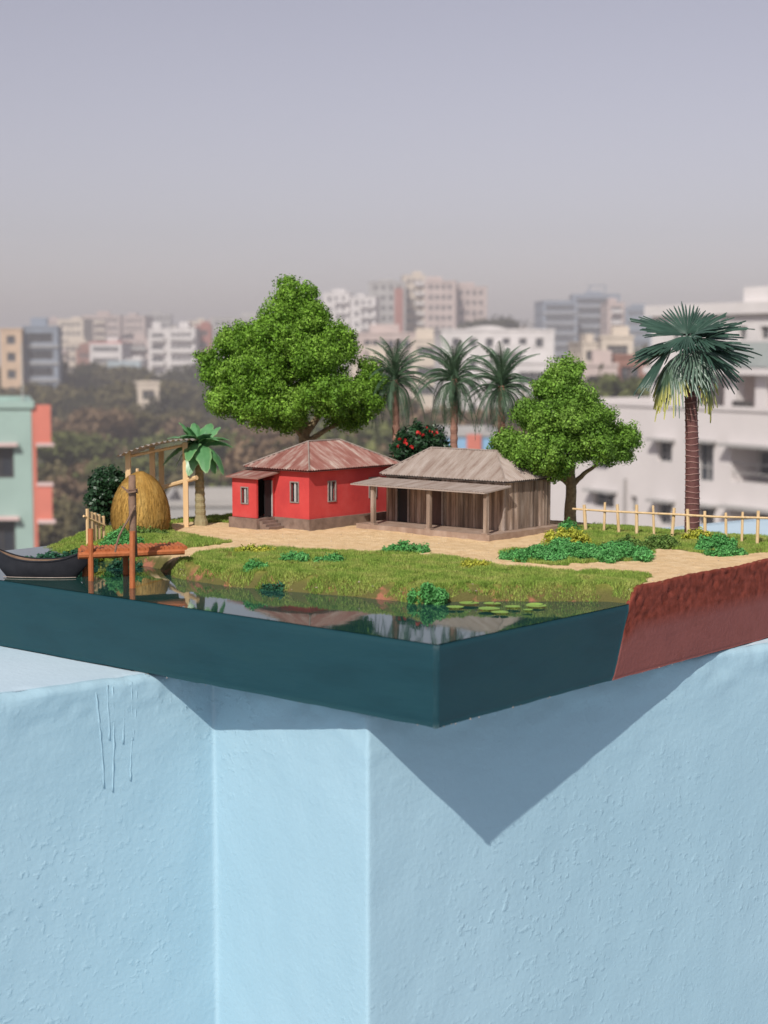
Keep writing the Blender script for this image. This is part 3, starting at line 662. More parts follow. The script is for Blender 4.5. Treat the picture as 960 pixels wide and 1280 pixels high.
def red_house():
    u0, u1, v0, v1 = .345, .405, .275, .370; zp, ze = .0592, .0965
    root = thing('brick_cottage', W(u0, v0, GZ - .001), 'red painted cottage with rusty tin hip roof and small porch', 'house', 'houses on the model')
    root.name = 'red_cottage'; BASE[root.name] = W(u0, v0, GZ - .001)
    pl = MB(W); pl.box(u0 - .002, u1 + .002, v0 - .002, v1 + .002, GZ - .003, zp); pl.build('plinth', m_plinth, root)
    pu0, pu1, pv0 = .381, .407, .2555
    MB(W).box(pu0 - .002, pu1 + .002, pv0 - .002, v0 - .0022, GZ - .003, zp - .0003).build('plinth', m_plinth, root)
    wn = [(u0 + .011, u0 + .0185, zp + .0125, zp + .027)]
    mb = MB()
    wall_holes(mb, lambda a, d, z: W(a, v0 + d, z), u0, u1, zp, ze, wn + [(pu0 + .002, pu1 - .003, zp + .0008, zp + .027)], .003)
    side = [(v0 + .021, v0 + .0285, zp + .0125, zp + .027), (v0 + .068, v0 + .0755, zp + .0125, zp + .027)]
    wall_holes(mb, lambda a, d, z: W(u0 + d, a, z), v0, v1, zp, ze, side, .003)
    mb.v += [W(u1, v0, zp), W(u1, v1, zp), W(u1, v1, ze), W(u1, v0, ze), W(u0, v1, zp), W(u1, v1, zp), W(u1, v1, ze), W(u0, v1, ze)]
    n = len(mb.v); mb.f += [(n - 8, n - 7, n - 6, n - 5), (n - 4, n - 3, n - 2, n - 1)]
    mb.build('wall', m_red, root)
    MB(W).box(u0 + .0035, u1 - .001, v0 + .0035, v1 - .001, zp + .0002, ze - .001).build('dark_room', m_dark, root)
    # porch: front wall with a window, far side wall, open doorway on the near side
    pz = zp + .0305
    mb = MB()
    wall_holes(mb, lambda a, d, z: W(a, pv0 + d, z), pu0, pu1, zp, pz, [(pu0 + .009, pu0 + .0155, zp + .0110, zp + .0225)], .0025)
    mb.v += [W(pu1, pv0, zp), W(pu1, v0, zp), W(pu1, v0, pz + .003), W(pu1, pv0, pz)]; n = len(mb.v); mb.f.append((n - 4, n - 3, n - 2, n - 1))
    for a, b in ((pv0, pv0 + .0018), (v0 - .0022, v0 - .0002)): # door jambs
        mb.T = W; mb.box(pu0, pu0 + .002, a + .00001, b, zp, pz - .001)
    mb.build('porch_wall', m_red, root)
    MB(W).box(pu0 + .0022, pu1 - .001, pv0 + .0026, pv0 + .003, zp + .0002, pz - .001).build('dark_room', m_dark, root)
    MB(W).box(pu0 + .012, pu1 - .001, pv0 + .0032, v0 - .0005, zp + .0003, pz - .001).build('dark_room', m_dark, root)
    d_ = MB(W).box(pu0 + .0006, pu0 + .0012, v0 - .010, v0 - .0024, zp + .0003, pz - .0025).build('door', m_dark, root)
    MB(W).box(pu0 - .0004, pu0 + .0004, v0 - .0032, v0 - .0024, zp + .0002, pz - .003).build('door_frame', m_bar, root)
    mb = MB(); corr(mb, W(pu0 - .006, pv0 - .004, pz + .0004), W(pu1 + .003, pv0 - .004, pz + .0004), W(pu0 - .006, v0 - .0004, pz + .0042), W(pu1 + .003, v0 - .0004, pz + .0042), 15, .0003)
    a, b, c, d = W(pu0 - .006, pv0 - .004, pz - .0006), W(pu1 + .003, pv0 - .004, pz - .0006), W(pu1 + .003, v0 - .0004, pz + .003), W(pu0 - .006, v0 - .0004, pz + .003)
    mb.poly([a, b, c, d]); n = len(mb.v); mb.v += [a + Vector((0, 0, .0012)), d + Vector((0, 0, .0012)), b + Vector((0, 0, .0012))]; mb.f += [(n - 4, n - 1, n + 1, n), (n - 4, n - 3, n + 2, n)]
    mb.build('porch_roof', m_rust, root)
    for i in range(3):
        st_ = MB(W).box(pu0 - .0022 - .0032 * (i + 1), pu0 - .0022 - .0032 * i, pv0 + .001, v0 - .0024, GZ - .003, zp - .002 * (i + 1)); st_.build('step', m_plinth, root)
    for T, hl, wname in ((lambda a, d, z: W(a, v0 + d, z), wn, 'window'), (lambda a, d, z: W(u0 + d, a, z), side, 'window'), (lambda a, d, z: W(a, pv0 + d, z), [(pu0 + .009, pu0 + .0155, zp + .0110, zp + .0225)], 'window')):
        for a0, a1, z0, z1 in hl:
            f = .0008; mb = MB(T)
            for bx in ((a0 - f, a0, z0 - f, z1 + f), (a1, a1 + f, z0 - f, z1 + f), (a0, a1, z1, z1 + f), (a0, a1, z0 - f, z0)): mb.box(bx[0], bx[1], -.0008, .0012, bx[2], bx[3])
            wobj = mb.build('window', m_frame, root)
            mid = a0 + (a1 - a0) * .42
            MB(T).box(mid, mid + .0016, .0004, .0014, z0, z1).build('shutter_bar', m_bar, wobj)
            MB(T).box(a0, a1, .0015, .0019, z0, z1).build('pane', m_dark, wobj)
    hip_roof(root, u0 - .005, u1 + .005, v0 - .005, v1 + .006, ze - .0002, .1150, (.375, .306), (.375, .342), 'v', 380, .00045, m_rust)
red_house()

# ================================================================== WOODEN HOUSE WITH VERANDA
def wood_house():
    u0, u1, v0, v1 = .211, .323, .338, .396; zf, ze = .0550, .0900
    fu0, fu1, fv0, fv1 = .202, .328, .3085, .400
    root = thing('wooden_house', W(fu0, fv0, GZ - .001), 'weathered wooden house with brown tin hip roof and open veranda', 'house', 'houses on the model')
    MB(W).box(fu0, fu1, fv0, fv1, GZ - .003, zf).build('veranda_floor', m_floorwood, root)
    MB(W).box(u0 + .0016, u1 - .0016, v0 + .0016, v1 - .0016, zf + .0001, ze - .0005).build('dark_room', m_dark, root)
    doors = [(u0 + .0575, u0 + .0690, m_doorwood), (u0 + .0905, u0 + .1010, m_dark)]
    def planks(T, a0, a1, gaps):
        mb = MB(T); a = a0; i = 0
        while a < a1 - .0003:
            wd = min(random.uniform(.0017, .0026), a1 - a)
            if any(g0 - .0002 < a + wd / 2 < g1 + .0002 for g0, g1 in gaps): a += wd; continue
            dp = random.uniform(-.0003, .0004); mb.box(a + .0001, a + wd - .0001, dp, .0013, zf + .0001, ze); a += wd
        return mb
    planks(lambda a, d, z: W(a, v0 + d, z), u0, u1, [(d[0], d[1]) for d in doors]).build('plank_wall', m_plank, root)
    planks(lambda a, d, z: W(u0 + d, a, z), v0 + .0006, v1, []).build('plank_wall', m_plank, root)
    planks(lambda a, d, z: W(u1 - d, a, z), v0 + .0014, v1, []).build('plank_wall', m_plank, root)
    planks(lambda a, d, z: W(a, v1 - d, z), u0 + .0014, u1 - .0014, []).build('plank_wall', m_plank, root)
    MB(W).box(u0 - .0010, u0 + .0006, v0 - .0010, v0 + .0006, zf, ze).build('corner_post', m_capmetal, root)
    for a, b, m_ in doors:
        d_ = MB(W).box(a, b, v0 + .0008, v0 + .0012, zf + .0002, ze - .004).build('door', m_, root)
        for x in (a - .0014, b): MB(W).box(x, x + .0014, v0 - .0009, v0 + .0006, zf + .0002, ze - .0035).build('door_jamb', m_frame, d_)
        MB(W).box(a, b, v0 - .0008, v0 + .0006, ze - .0042, ze - .0035).build('door_head', m_plank, d_)
    # veranda roof on posts
    zl, zh = .0852, .0880
    mb = MB(); A, B, D, C = W(fu0 + .002, fv0 - .003, zl), W(fu1 + .003, fv0 - .003, zl), W(fu0 + .002, v0 - .0012, zh), W(fu1 + .003, v0 - .0012, zh)
    corr(mb, A, B, D, C, 50, .0005)
    dz = Vector((0, 0, -.0010)); n = len(mb.v); mb.v += [A + dz, B + dz, C + dz, D + dz, A, B, C, D]
    for q in ((0, 1, 2, 3), (0, 1, 5, 4), (1, 2, 6, 5), (3, 0, 4, 7)): mb.f.append(tuple(n + i for i in q))
    mb.build('veranda_roof', m_rust2, root)
    for uu in (.2065, .2585, .3125):
        MB(W).box(uu - .0015, uu + .0015, fv0 + .0006, fv0 + .0036, zf + .0001, zl - .0002).build('post', m_plank, root)
        MB(W).box(uu - .0026, uu + .0026, fv0 + .0001, fv0 + .0048, zf + .0001, zf + .0009).build('post_foot', m_floorwood, root)
    MB(W).box(fu0 + .004, fu1, fv0 + .0012, fv0 + .0030, zl - .0012, zl - .0002).build('veranda_beam', m_plank, root)
    hip_roof(root, u0 - .0035, u1 + .004, v0 - .0035, v1 + .004, ze + .0010, .1102, (.240, .367), (.303, .367), 'u', 400, .0006, m_rust2)
wood_house()

# ================================================================== PALMS
def pinnate(L=.036, droop=.6, n=26, lw=.0075, bw=.00042):
    """feathery frond along +X that rises then droops"""
    P_ = []
    for i in range(n + 1):
        t = i / n; P_.append(Vector((L * t * (1 - .25 * droop * t), 0, L * (.35 * t - droop * t ** 2.1))))
    mb = MB(); mb.tube(P_, [.0005 * (1 - .8 * i / n) for i in range(n + 1)], 5)
    for i in range(2, n + 1):
        t = i / n; ln = lw * (math.sin(math.pi * min(1, t * .88 + .12)) ** .6) * random.uniform(.85, 1.1)
        tan = (P_[i] - P_[i - 1]).normalized()
        for s in (-1, 1):
            dirn = (tan * .85 + Vector((0, s * .62, -.30))).normalized(); b = P_[i]; e = b + dirn * ln; wv = tan * bw
            mb.quad(b - wv, b + wv, e + wv * .2 + Vector((0, 0, -ln * .12)), e - wv * .2 + Vector((0, 0, -ln * .12)))
    return mb
frond_me = []
for dr in (.55, .85, 1.15):
    o = pinnate(droop=dr).build('frond', m_frond); frond_me.append(o.data); bpy.data.objects.remove(o)
def date_palm(uu, vv, pytop, label, seed, skirt=0):
    random.seed(seed)
    b = W(uu, vv, terrain_z(uu, vv) - .001); k = b.y / F_PX; top = at_y(480 + b.x / k, pytop, b.y); top = Vector((b.x + random.uniform(-.004, .004), b.y + random.uniform(-.004, .004), top.z + random.uniform(-.002, .003)))
    t = thing('date_palm', b, label, 'palm', 'date palms on the model')
    pts = [b.lerp(top, i / 30) for i in range(31)]; mb = MB()
    mb.tube(pts, [(.0036 if i % 2 else .0030) * (1 - .12 * i / 30) for i in range(31)], 10); mb.build('trunk', m_palmbark, t)
    for i in range(58):
        q = i / 57; f = link('frond', frond_me[0 if q < .3 else (1 if q < .7 else 2)], t)
        f.location = top - b + Vector((0, 0, .001 - .006 * q)); el = R(78 - 118 * q + random.uniform(-8, 8))
        s = (1.16 if q < .8 else .9) * random.uniform(.88, 1.08)
        f.rotation_euler = (random.uniform(-.3, .3), -el, i * 2.4 + random.uniform(-.3, .3)); f.scale = (s, s, s)
    for i in range(skirt):
        f = link('frond', frond_me[2], t); f.location = top - b + Vector((0, 0, -.006 - .004 * random.random())); s = random.uniform(.6, .8)
        f.rotation_euler = (random.uniform(-.4, .4), R(random.uniform(48, 72)), i * 2.4); f.scale = (s, s, s)
    return t
date_palm(.390, .43, 474, 'leftmost of three date palms, beside the large tree', 3)
date_palm(.331, .43, 476, 'middle one of three date palms with shaggy dark skirt', 5, 20)
date_palm(.2825, .43, 480, 'rightmost of three date palms, touching the small rounded tree', 9, 6)

# broad-leaved banana palm by the shed
def banana():
    random.seed(4)
    b = at_z(251, 657, .0505); b.z = .0495; k = b.y / F_PX; top = Vector((b.x - .001, b.y, at_y(250, 560, b.y).z))
    t = thing('banana_palm', b, 'small palm with broad glossy banana leaves beside the open shed', 'palm')
    mb = MB(); pts = [b.lerp(top, i / 26) for i in range(27)]
    mb.tube(pts, [(.0058 if i < 3 else (.0047 if i % 2 else .0042)) * (1 - .38 * i / 26) for i in range(27)], 12); mb.build('trunk', m_bananabark, t)
    def leaf(L, wd, droop):
        n, m = 14, 6; V = []; F = []; ed = []
        for i in range(n + 1):
            s = i / n; ww = wd * (math.sin(math.pi * min(1, s * .93 + .05)) ** .7)
            for j in range(-m, m + 1):
                y = j / m * ww; V.append((L * s * (1 - .22 * droop * s), y + .0004 * math.sin(i * 2.1) * j / m, L * (.42 * s - droop * s * s) - abs(y) * .35 + .0003 * math.sin(i * 1.7 + j)))
                ed.append(abs(j / m) if s < .97 else 1)
        for i in range(n):
            for j in range(2 * m): q = i * (2 * m + 1) + j; F.append((q, q + 1, q + 2 * m + 2, q + 2 * m + 1))
        o = np_mesh('leaf', V, F, m_banana, base=Vector((0, 0, 0)), attrs={'edge': ed}, smooth=True); me = o.data; bpy.data.objects.remove(o); return me
    ms = [leaf(.029, .0066, .75), leaf(.028, .0068, 1.25), leaf(.027, .0062, .4)]
    for az, el, mi, s in ((185, 42, 0, .95), (150, 50, 2, .9), (205, 28, 1, 1.0), (250, 35, 1, .95), (285, 20, 1, 1.05), (320, 40, 0, .95), (350, 38, 0, 1.0), (20, 45, 2, .95), (60, 50, 2, 1.0), (110, 55, 2, .95), (300, 55, 0, .9), (225, 60, 2, .8), (265, 5, 1, .9), (175, 10, 1, .85), (335, 12, 1, 1.0), (10, 25, 0, 1.0), (235, 48, 0, .95), (310, 5, 1, .85), (195, 55, 2, 1.0)):
        f = link('leaf', ms[mi], t); f.location = top - b; f.rotation_euler = (random.uniform(-.25, .25), -R(el - 3), R(az)); f.scale = (s, s, s)
banana()

# tall fan palm at the right
def fan_palm():
    random.seed(8)
    b = at_z(865, 667, .0510); b.z = .0495; top = Vector((at_y(861, 444, b.y).x, b.y, at_y(861, 444, b.y).z))
    t = thing('fan_palm', b, 'tall fan palm with ringed brown trunk and yellowing lower leaves', 'palm')
    n = 60; pts = [b.lerp(top, i / n) + Vector((.0012 * math.sin(i / n * 3.1), 0, 0)) for i in range(n + 1)]
    mb = MB(); mb.tube(pts, [.0056 * (1 - .30 * i / n) * (1 if i < n - 3 else .3 + .2 * (n - i)) for i in range(n + 1)], 14); tr = mb.build('trunk', m_fanbark, t, smooth=True)
    N_ = 26
    for i in range(N_):
        s = (i + .4) / N_ * .86; p = b.lerp(top, s) + Vector((.0012 * math.sin(s * 3.1), 0, 0)); r = .0056 * (1 - .30 * s) + .00012
        ring = [p + Vector((math.cos(a) * r, math.sin(a) * r, .0005 * math.sin(a * 2 + i) + random.uniform(-.0001, .0001))) for a in [2 * math.pi * j / 16 for j in range(17)]]
        MB().tube(ring, .00042, 5).build('trunk_ring', m_fanring, tr)
    def fan(Rf, span, hang, mat_, nseg=22, pet=.012, arch=.0):
        """petiole along +X, then a pleated blade that hangs down by the angle hang, its segments drooping singly"""
        V = []; F = []; ed = []
        ch, sh = math.cos(R(hang)), math.sin(R(hang))
        def put(x, y, z, e): V.append((x, y, z)); ed.append(e); return len(V) - 1
        def pos(ang, r, lift, dr):
            x, y = math.cos(ang) * r, math.sin(ang) * r; rr_ = r / Rf; z = lift - .22 * abs(math.sin(ang)) * r
            X, Z = x * ch + z * sh, -x * sh + z * ch
            return pet + X, y * (1 - .12 * rr_), Z - dr * Rf * rr_ ** 2.4
        for i in range(6):
            for q in (-1, 1): put(pet * i / 5, q * .0006, .0006 + arch * math.sin(math.pi * i / 5), 0)
        for i in range(5): F.append((2 * i, 2 * i + 1, 2 * i + 3, 2 * i + 2))
        for kx in range(nseg):
            a0 = -span / 2 + span * kx / nseg; a1 = a0 + span / nseg; am = (a0 + a1) / 2; rl = Rf * (.78 + .22 * math.cos(am * .6)) * random.uniform(.88, 1.05); dr = random.uniform(.12, .45)
            rows = []
            for r_, wdt in ((.0, 1), (.28, 1), (.5, .92), (.75, .60), (.9, .38), (1.0, .05)):
                r = rl * r_; ww = (a1 - a0) / 2 * wdt
                rows.append((put(*pos(am - ww, r, 0, dr), r_), put(*pos(am, r, .0009 * min(1, r_ * 3), dr), r_), put(*pos(am + ww, r, 0, dr), r_)))
            for q, p in zip(rows, rows[1:]): F.append((q[0], q[1], p[1], p[0])); F.append((q[1], q[2], p[2], p[1]))
        o = np_mesh('fan_leaf', V, F, mat_, base=Vector((0, 0, 0)), attrs={'edge': ed}); me = o.data; bpy.data.objects.remove(o); return me
    # azimuth from +X, elevation of the stalk, hang of the blade, span, material, roll, size
    spec = [(35, 62, 12, 150, m_fan, -10, .032), (12, 44, 14, 150, m_fan, -20, .036), (-8, 30, 22, 150, m_fan, -25, .036), (25, 20, 20, 150, m_fan, -5, .036), (-28, 12, 30, 140, m_fan, -25, .033),
            (-60, 30, 92, 190, m_fanpale, -12, .030), (-35, 52, 60, 160, m_fan, -15, .025), (165, 84, 55, 130, m_fan, 0, .032), (85, 76, 20, 140, m_fan, 0, .033), (60, 66, 15, 140, m_fan, 0, .031), (170, 46, 55, 150, m_fan, 15, .026),
            (190, 30, 80, 60, m_fan, 0, .034), (150, 26, 35, 140, m_fan, 10, .030), (232, 12, 84, 150, m_fanpale, 12, .034), (206, -4, 66, 120, m_fanyel, 0, .034), (178, -12, 56, 110, m_fanyel, 0, .030),
            (345, -16, 58, 130, m_fanyel, 0, .031), (30, -14, 56, 130, m_fanyel, 0, .030), (262, 58, 80, 170, m_fan, 0, .024), (225, 56, 70, 150, m_fan, 10, .024), (110, 42, 40, 160, m_fan, 0, .031), (320, 70, 40, 150, m_fan, 0, .027), (130, 66, 30, 140, m_fan, 0, .026)]
    for az, el, hang, span, m_, roll, size in spec:
        f = link('fan_leaf', fan(size * .96, R(span), hang, m_, pet=.012 + .004 * random.random(), arch=.0015), t); f.location = top - b + Vector((-.0015, 0, -.002 + .0030 * math.sin(R(el))))
        f.rotation_euler = (R(roll), -R(el), R(az))
fan_palm()

# ================================================================== FENCES
def right_fence():
    a, b = at_z(732, 664, GZ), at_z(951, 681, GZ)
    t = thing('bamboo_fence', a, 'long bamboo stick fence along the back edge behind the fan palm', 'fence', 'bamboo fences on the model')
    xs = [732.5, 755, 774, 796, 818, 840, 861, 882, 908, 927.5, 947, 971]; ht = [660, 628, 629, 632, 632, 634, 637, 640, 640, 639, 640, 642]; ht[0] = 630
    dirv = (b - a).normalized()
    for i, (x, h) in enumerate(zip(xs, ht)):
        f = (x - 732.5) / (951 - 732.5); # point of the fence line seen in this column
        r = ray(x, 660); n = Vector((-dirv.y, dirv.x, 0)); p = Vector((0, 0, CAM_Z)) + r * ((a - Vector((0, 0, CAM_Z))).dot(n) / r.dot(n)); p.z = GZ - .002
        tp = at_y(x + random.uniform(-3, 3), h + random.uniform(-2, 2), p.y)
        rad = random.uniform(.0009, .0013)
        MB().tube([p, p.lerp(tp, .5), tp], [rad, rad * 1.05, rad * .95], 8).build('post', m_bamboo, t, smooth=False)
    r0 = at_y(718, 636, a.y + .012); 
    pts = []
    for x, y in ((716, 636), (760, 639), (800, 641), (845, 643), (895, 646), (940, 647), (975, 648)):
        r = ray(x, y); n = Vector((-dirv.y, dirv.x, 0)); p = Vector((0, 0, CAM_Z)) + r * (((a - Vector((0, 0, CAM_Z))).dot(n) - .0012) / r.dot(n)); pts.append(p)
    MB().tube(pts, .0008, 7).build('rail', m_bamboo, t)
right_fence()
def left_pickets():
    a = at_z(112, 676, GZ); t = thing('picket_fence', a, 'short pale picket fence standing by the jetty and haystack', 'fence', 'bamboo fences on the model')
    for px, yb, yt, d in ((109.5, 676, 636, 0), (114.5, 675, 640, .004), (119, 674, 641, .008), (124, 673, 643, .012), (129.5, 672, 645, .016)):
        y = a.y + d; p0, p1 = at_y(px, yb, y), at_y(px - .5, yt, y); p0.z = GZ - .004
        MB().tube([p0, p1], .00125, 6).build('picket', m_palewood, t)
    MB().tube([at_y(104.5, 645, a.y - .003), at_y(131, 657, a.y + .014)], .0009, 6).build('rail', m_palewood, t)
left_pickets()

# ================================================================== HAYSTACK, SHED
def haystack():
    b = at_z(176, 664, GZ); b.z = GZ - .0015; k = b.y / F_PX
    t = thing('haystack', b, 'tall rounded golden straw haystack beside the open shed', 'haystack')
    hgt = at_y(176, 589, b.y).z - b.z; r0 = 37.5 * k
    prof = [(.0, .88), (.1, .96), (.25, 1.0), (.4, .97), (.55, .90), (.7, .78), (.82, .62), (.92, .42), (1.0, .10)]
    def rad(s):
        for (a, p), (c, q) in zip(prof, prof[1:]):
            if s <= c: return r0 * (p + (q - p) * (s - a) / (c - a))
        return 0
    mb = MB(); n = 28
    for s in np.linspace(0, 1, 14): mb.v += [b + Vector((math.cos(2 * math.pi * j / n) * rad(s) * .97, math.sin(2 * math.pi * j / n) * rad(s) * .97, s * hgt)) for j in range(n)]
    for i in range(13):
        for j in range(n): l = (j + 1) % n; mb.f.append((i * n + j, i * n + l, (i + 1) * n + l, (i + 1) * n + j))
    mb.build('straw_body', m_straw, t, smooth=True)
    st_ = MB()
    for i in range(2600):
        a = random.uniform(0, 6.283); s0 = random.uniform(.0, .93); ln = random.uniform(.12, .3); s1 = min(1, s0 + ln); a1 = a + random.uniform(-.10, .10); wv = random.uniform(.006, .014) * (1 if random.random() > .06 else 2.2)
        pts = []
        for s, aa in ((s0, a), ((s0 + s1) / 2, (a + a1) / 2), (s1, a1)):
            r = rad(s) * random.uniform(.985, 1.016); pts.append([b + Vector((math.cos(aa + e) * r, math.sin(aa + e) * r, s * hgt)) for e in (-wv, wv)])
        n0 = len(st_.v); st_.v += [q for p in pts for q in p]; st_.f += [(n0, n0 + 1, n0 + 3, n0 + 2), (n0 + 2, n0 + 3, n0 + 5, n0 + 4)]
    tag(st_.build('straw_stalks', m_straw, t), kind='stuff')
    tp = b + Vector((-.002, 0, hgt - .004)); MB().tube([tp, tp + Vector((0, 0, .006))], .0012, 6).build('centre_pole', m_palewood, t)
haystack()
def shed():
    posts = [(160, 566, 1.240), (190, 559, 1.262), (201.5, 563, 1.285), (231.5, 553, 1.256)]
    b = at_y(231.5, 655, 1.256); b.z = GZ - .001
    t = thing('open_shed', b, 'open shed of four pale posts under a curved tin sheet', 'shed')
    tops = []
    for px, yt, d in posts:
        p1 = at_y(px, yt, d); p0 = Vector((p1.x, p1.y, GZ - .002)); q = MB(); r = .0019 if d < 1.3 else .0017
        q.box(p1.x - r, p1.x + r, p1.y - r, p1.y + r, GZ - .002, p1.z); q.build('post', m_palewood, t); tops.append(p1)
    # curved corrugated sheet
    mb = MB(); n, m = 72, 6; f0, f1 = at_y(146, 571, 1.225), at_y(242, 550, 1.240)
    for i in range(n + 1):
        s = i / n
        for j in range(m + 1):
            q = j / m; p = f0.lerp(f1, s) + Vector((.004 * q, .062 * q, 0)); arch = .0050 * math.sin(math.pi * s) ** .8
            mb.v.append(p + Vector((0, 0, arch * .75 + .0007 * math.sin(2 * math.pi * 14 * s) - .002 * q)))
    for i in range(n):
        for j in range(m): x = i * (m + 1) + j; mb.f.append((x, x + m + 1, x + m + 2, x + 1))
    o = mb.build('tin_sheet', m_tintin, t)
    MB().tube([at_y(197, 611, 1.280), at_y(222, 604, 1.262), at_y(246, 597, 1.250)], .0018, 8, jitter=.06).build('cross_log', m_palewood, t)
    MB().tube([at_y(158, 571, 1.243), at_y(232, 556, 1.258)], .0012, 6).build('roof_beam', m_palewood, t)
shed()

# ================================================================== JETTY, POLE, BOAT
def jetty():
    a = at_z(114, 726, H); c = at_z(165.5, 735, H)
    t = thing('jetty', a, 'small orange log jetty standing in the pond', 'jetty')
    z_top = .0602
    e0 = Vector((-.1870, 1.020, z_top)); e1 = Vector((-.1265, 1.040, z_top + .0002)); ax = (e1 - e0).normalized(); sd2 = Vector((-ax.y, ax.x, 0)) * .022
    for p, yt in ((a, 661), (c, 664)):
        tp = at_y(113 if p is a else 165.5, yt, p.y); MB().tube([p - Vector((0, 0, .004)), p.lerp(tp, .5), tp], [.0019, .0018, .0018], 9, jitter=.05).build('post', m_orange, t)
    for p in (e0 + sd2 + ax * .004, e0 + sd2 + ax * .03):
        MB().tube([Vector((p.x, p.y, H - .004)), Vector((p.x, p.y, z_top))], .0019, 8).build('post', m_orange, t)
    # long edge log, then deck logs laid across with their ends showing
    MB().tube([e0 - ax * .003 + Vector((0, -.001, -.0022)), e0.lerp(e1, .5) + Vector((0, -.0012, -.0024)), e1 + Vector((0, -.001, -.0024))], [.0023, .0022, .0020], 9, jitter=.08).build('edge_log', m_orange, t)
    MB().tube([e0 + sd2 + Vector((0, 0, -.0022)), e1 + sd2 + Vector((0, 0, -.0022))], .0020, 8, jitter=.08).build('edge_log', m_orange, t)
    L_ = (e1 - e0).length; s = .001
    while s < L_:
        r = random.uniform(.0013, .0018); p = e0 + ax * (s + r); o_ = sd2.normalized() * random.uniform(-.0008, .0026)
        MB().tube([p - o_, p + sd2 * .5 + Vector((0, 0, random.uniform(-.0003, .0003))), p + sd2 + o_], [r, r * 1.05, r * .95], 7, jitter=.06).build('deck_log', m_orange, t); s += 2 * r
    # mooring pole tied up beside the jetty
    b = Vector((at_y(167, 688, c.y + .018).x, c.y + .018, z_top - .001)); tp = at_y(165, 594, c.y + .018)
    t2 = thing('mooring_pole', b, 'brown upright pole with a twig tied to it, standing on the jetty', 'pole')
    MB().tube([b, b.lerp(tp, .3), b.lerp(tp, .7), tp], [.0024, .0023, .0024, .0021], 10, jitter=.06).build('pole', m_twig, t2, smooth=True)
    d = c.y + .014
    P_ = [at_y(x, y, d) for x, y in ((169, 632), (165, 640), (160, 650), (154, 660), (149, 670), (146, 680), (144, 690))]
    MB().tube(P_, .0007, 6).build('twig', m_twig, t2)
    MB().tube([at_y(x, y, d) for x, y in ((152, 608), (157, 612), (161, 616), (166, 615), (170, 614))], .0006, 6).build('twig', m_twig, t2)
    rp = tp.lerp(b, .22); MB().tube([rp + Vector((math.cos(a_) * .0033, math.sin(a_) * .0033, .0002 * a_)) for a_ in np.linspace(0, 12.5, 30)], .0004, 5).build('rope_wrap', m_twig, t2)
jetty()
def boat():
    c = at_z(50, 723, H); k = c.y / F_PX
    t = thing('wooden_boat', Vector((c.x, c.y, H)), 'black wooden rowing boat with upturned ends floating on the pond', 'boat')
    Lh = 59 * k; n, m = 36, 9
    def sec(s, j, off=0):
        # s -1..1 along, j -m..m around the section
        beam = .0066 * max(0, 1 - abs(s) ** 2.6) ** .75 + .0004; sheer = .0105 + .0075 * abs(s) ** 2.4; keel = -.0035 + .0135 * max(0, abs(s) - .62) ** 1.25 / .38 ** 1.25 * .9
        keel = min(keel, sheer - .001)
        a = j / m * math.pi / 2; y = math.sin(a) * (beam - off); z = sheer - (sheer - keel - off) * math.cos(a) ** .8
        return Vector((s * Lh, y, z if abs(j) < m else sheer))
    rot = Matrix.Rotation(R(-4), 3, 'Z'); org = Vector((c.x, c.y + .006, H))
    def shell(off, flip, lo=-1.0, hi=1.0):
        mb = MB()
        for i in range(n + 1):
            s = lo + (hi - lo) * i / n
            for j in range(-m, m + 1): mb.v.append(org + rot @ sec(s, j, off))
        q = 2 * m + 1
        for i in range(n):
            for j in range(2 * m): x = i * q + j; mb.f.append((x, x + 1, x + q + 1, x + q))
        return mb
    shell(0, False).build('hull', m_hull, t, smooth=True)
    shell(.0007, True, -.96, .96).build('inner_lining', m_boatfloor, t, smooth=True)
    for sgn in (-1, 1):
        MB().tube([org + rot @ (sec(-1 + 2 * i / 24, sgn * m) + Vector((0, 0, .0002))) for i in range(25)], .0006, 6).build('gunwale', m_hull, t)
    for s in (-.45, .05, .5):
        q = .0058 * (1 - abs(s) ** 2.6) ** .75; zz = .0085
        mb = MB(lambda x, y, z: org + rot @ Vector((x, y, z))); mb.box(s * Lh - .0018, s * Lh + .0018, -q, q, zz, zz + .0007); mb.build('thwart', m_boatfloor, t)
    ln = MB().tube([org + rot @ Vector((s * Lh, -.0068 * max(0, 1 - abs(s) ** 2.6) ** .75 - .0002, .0006)) for s in np.linspace(-.8, .78, 24)], .0003, 5); ln.build('waterline_stripe', m_capmetal, t)
boat()

# a few loose stones on the sand and bank
peb = []
mb = MB()
for i in range(700):
    u, v = random.uniform(.002, LU - .01), random.uniform(.02, LV - .01); s = v - vshore(u)
    if s < .001 or (s > .018 and random.random() < .55) or (s > .02 and is_grass(u, v)): continue
    p = W(u, v, terrain_z(u, v)); r = random.uniform(.0003, .0011 if s < .012 else .0007)
    mb.T = None; n0 = len(mb.v)
    mb.v += [p + Vector((a * r * random.uniform(.7, 1.2), b * r * random.uniform(.7, 1.2), c * r * random.uniform(.5, .9))) for a, b, c in ((1, 0, 0), (-1, 0, 0), (0, 1, 0), (0, -1, 0), (0, 0, 1), (0, 0, -1))]
    for q in ((0, 2, 4), (2, 1, 4), (1, 3, 4), (3, 0, 4), (2, 0, 5), (1, 2, 5), (3, 1, 5), (0, 3, 5)): mb.f.append(tuple(n0 + i_ for i_ in q))
tag(mb.build('pebbles', m_pebble), 'loose pebbles scattered on sand and bank', 'pebbles', kind='stuff')

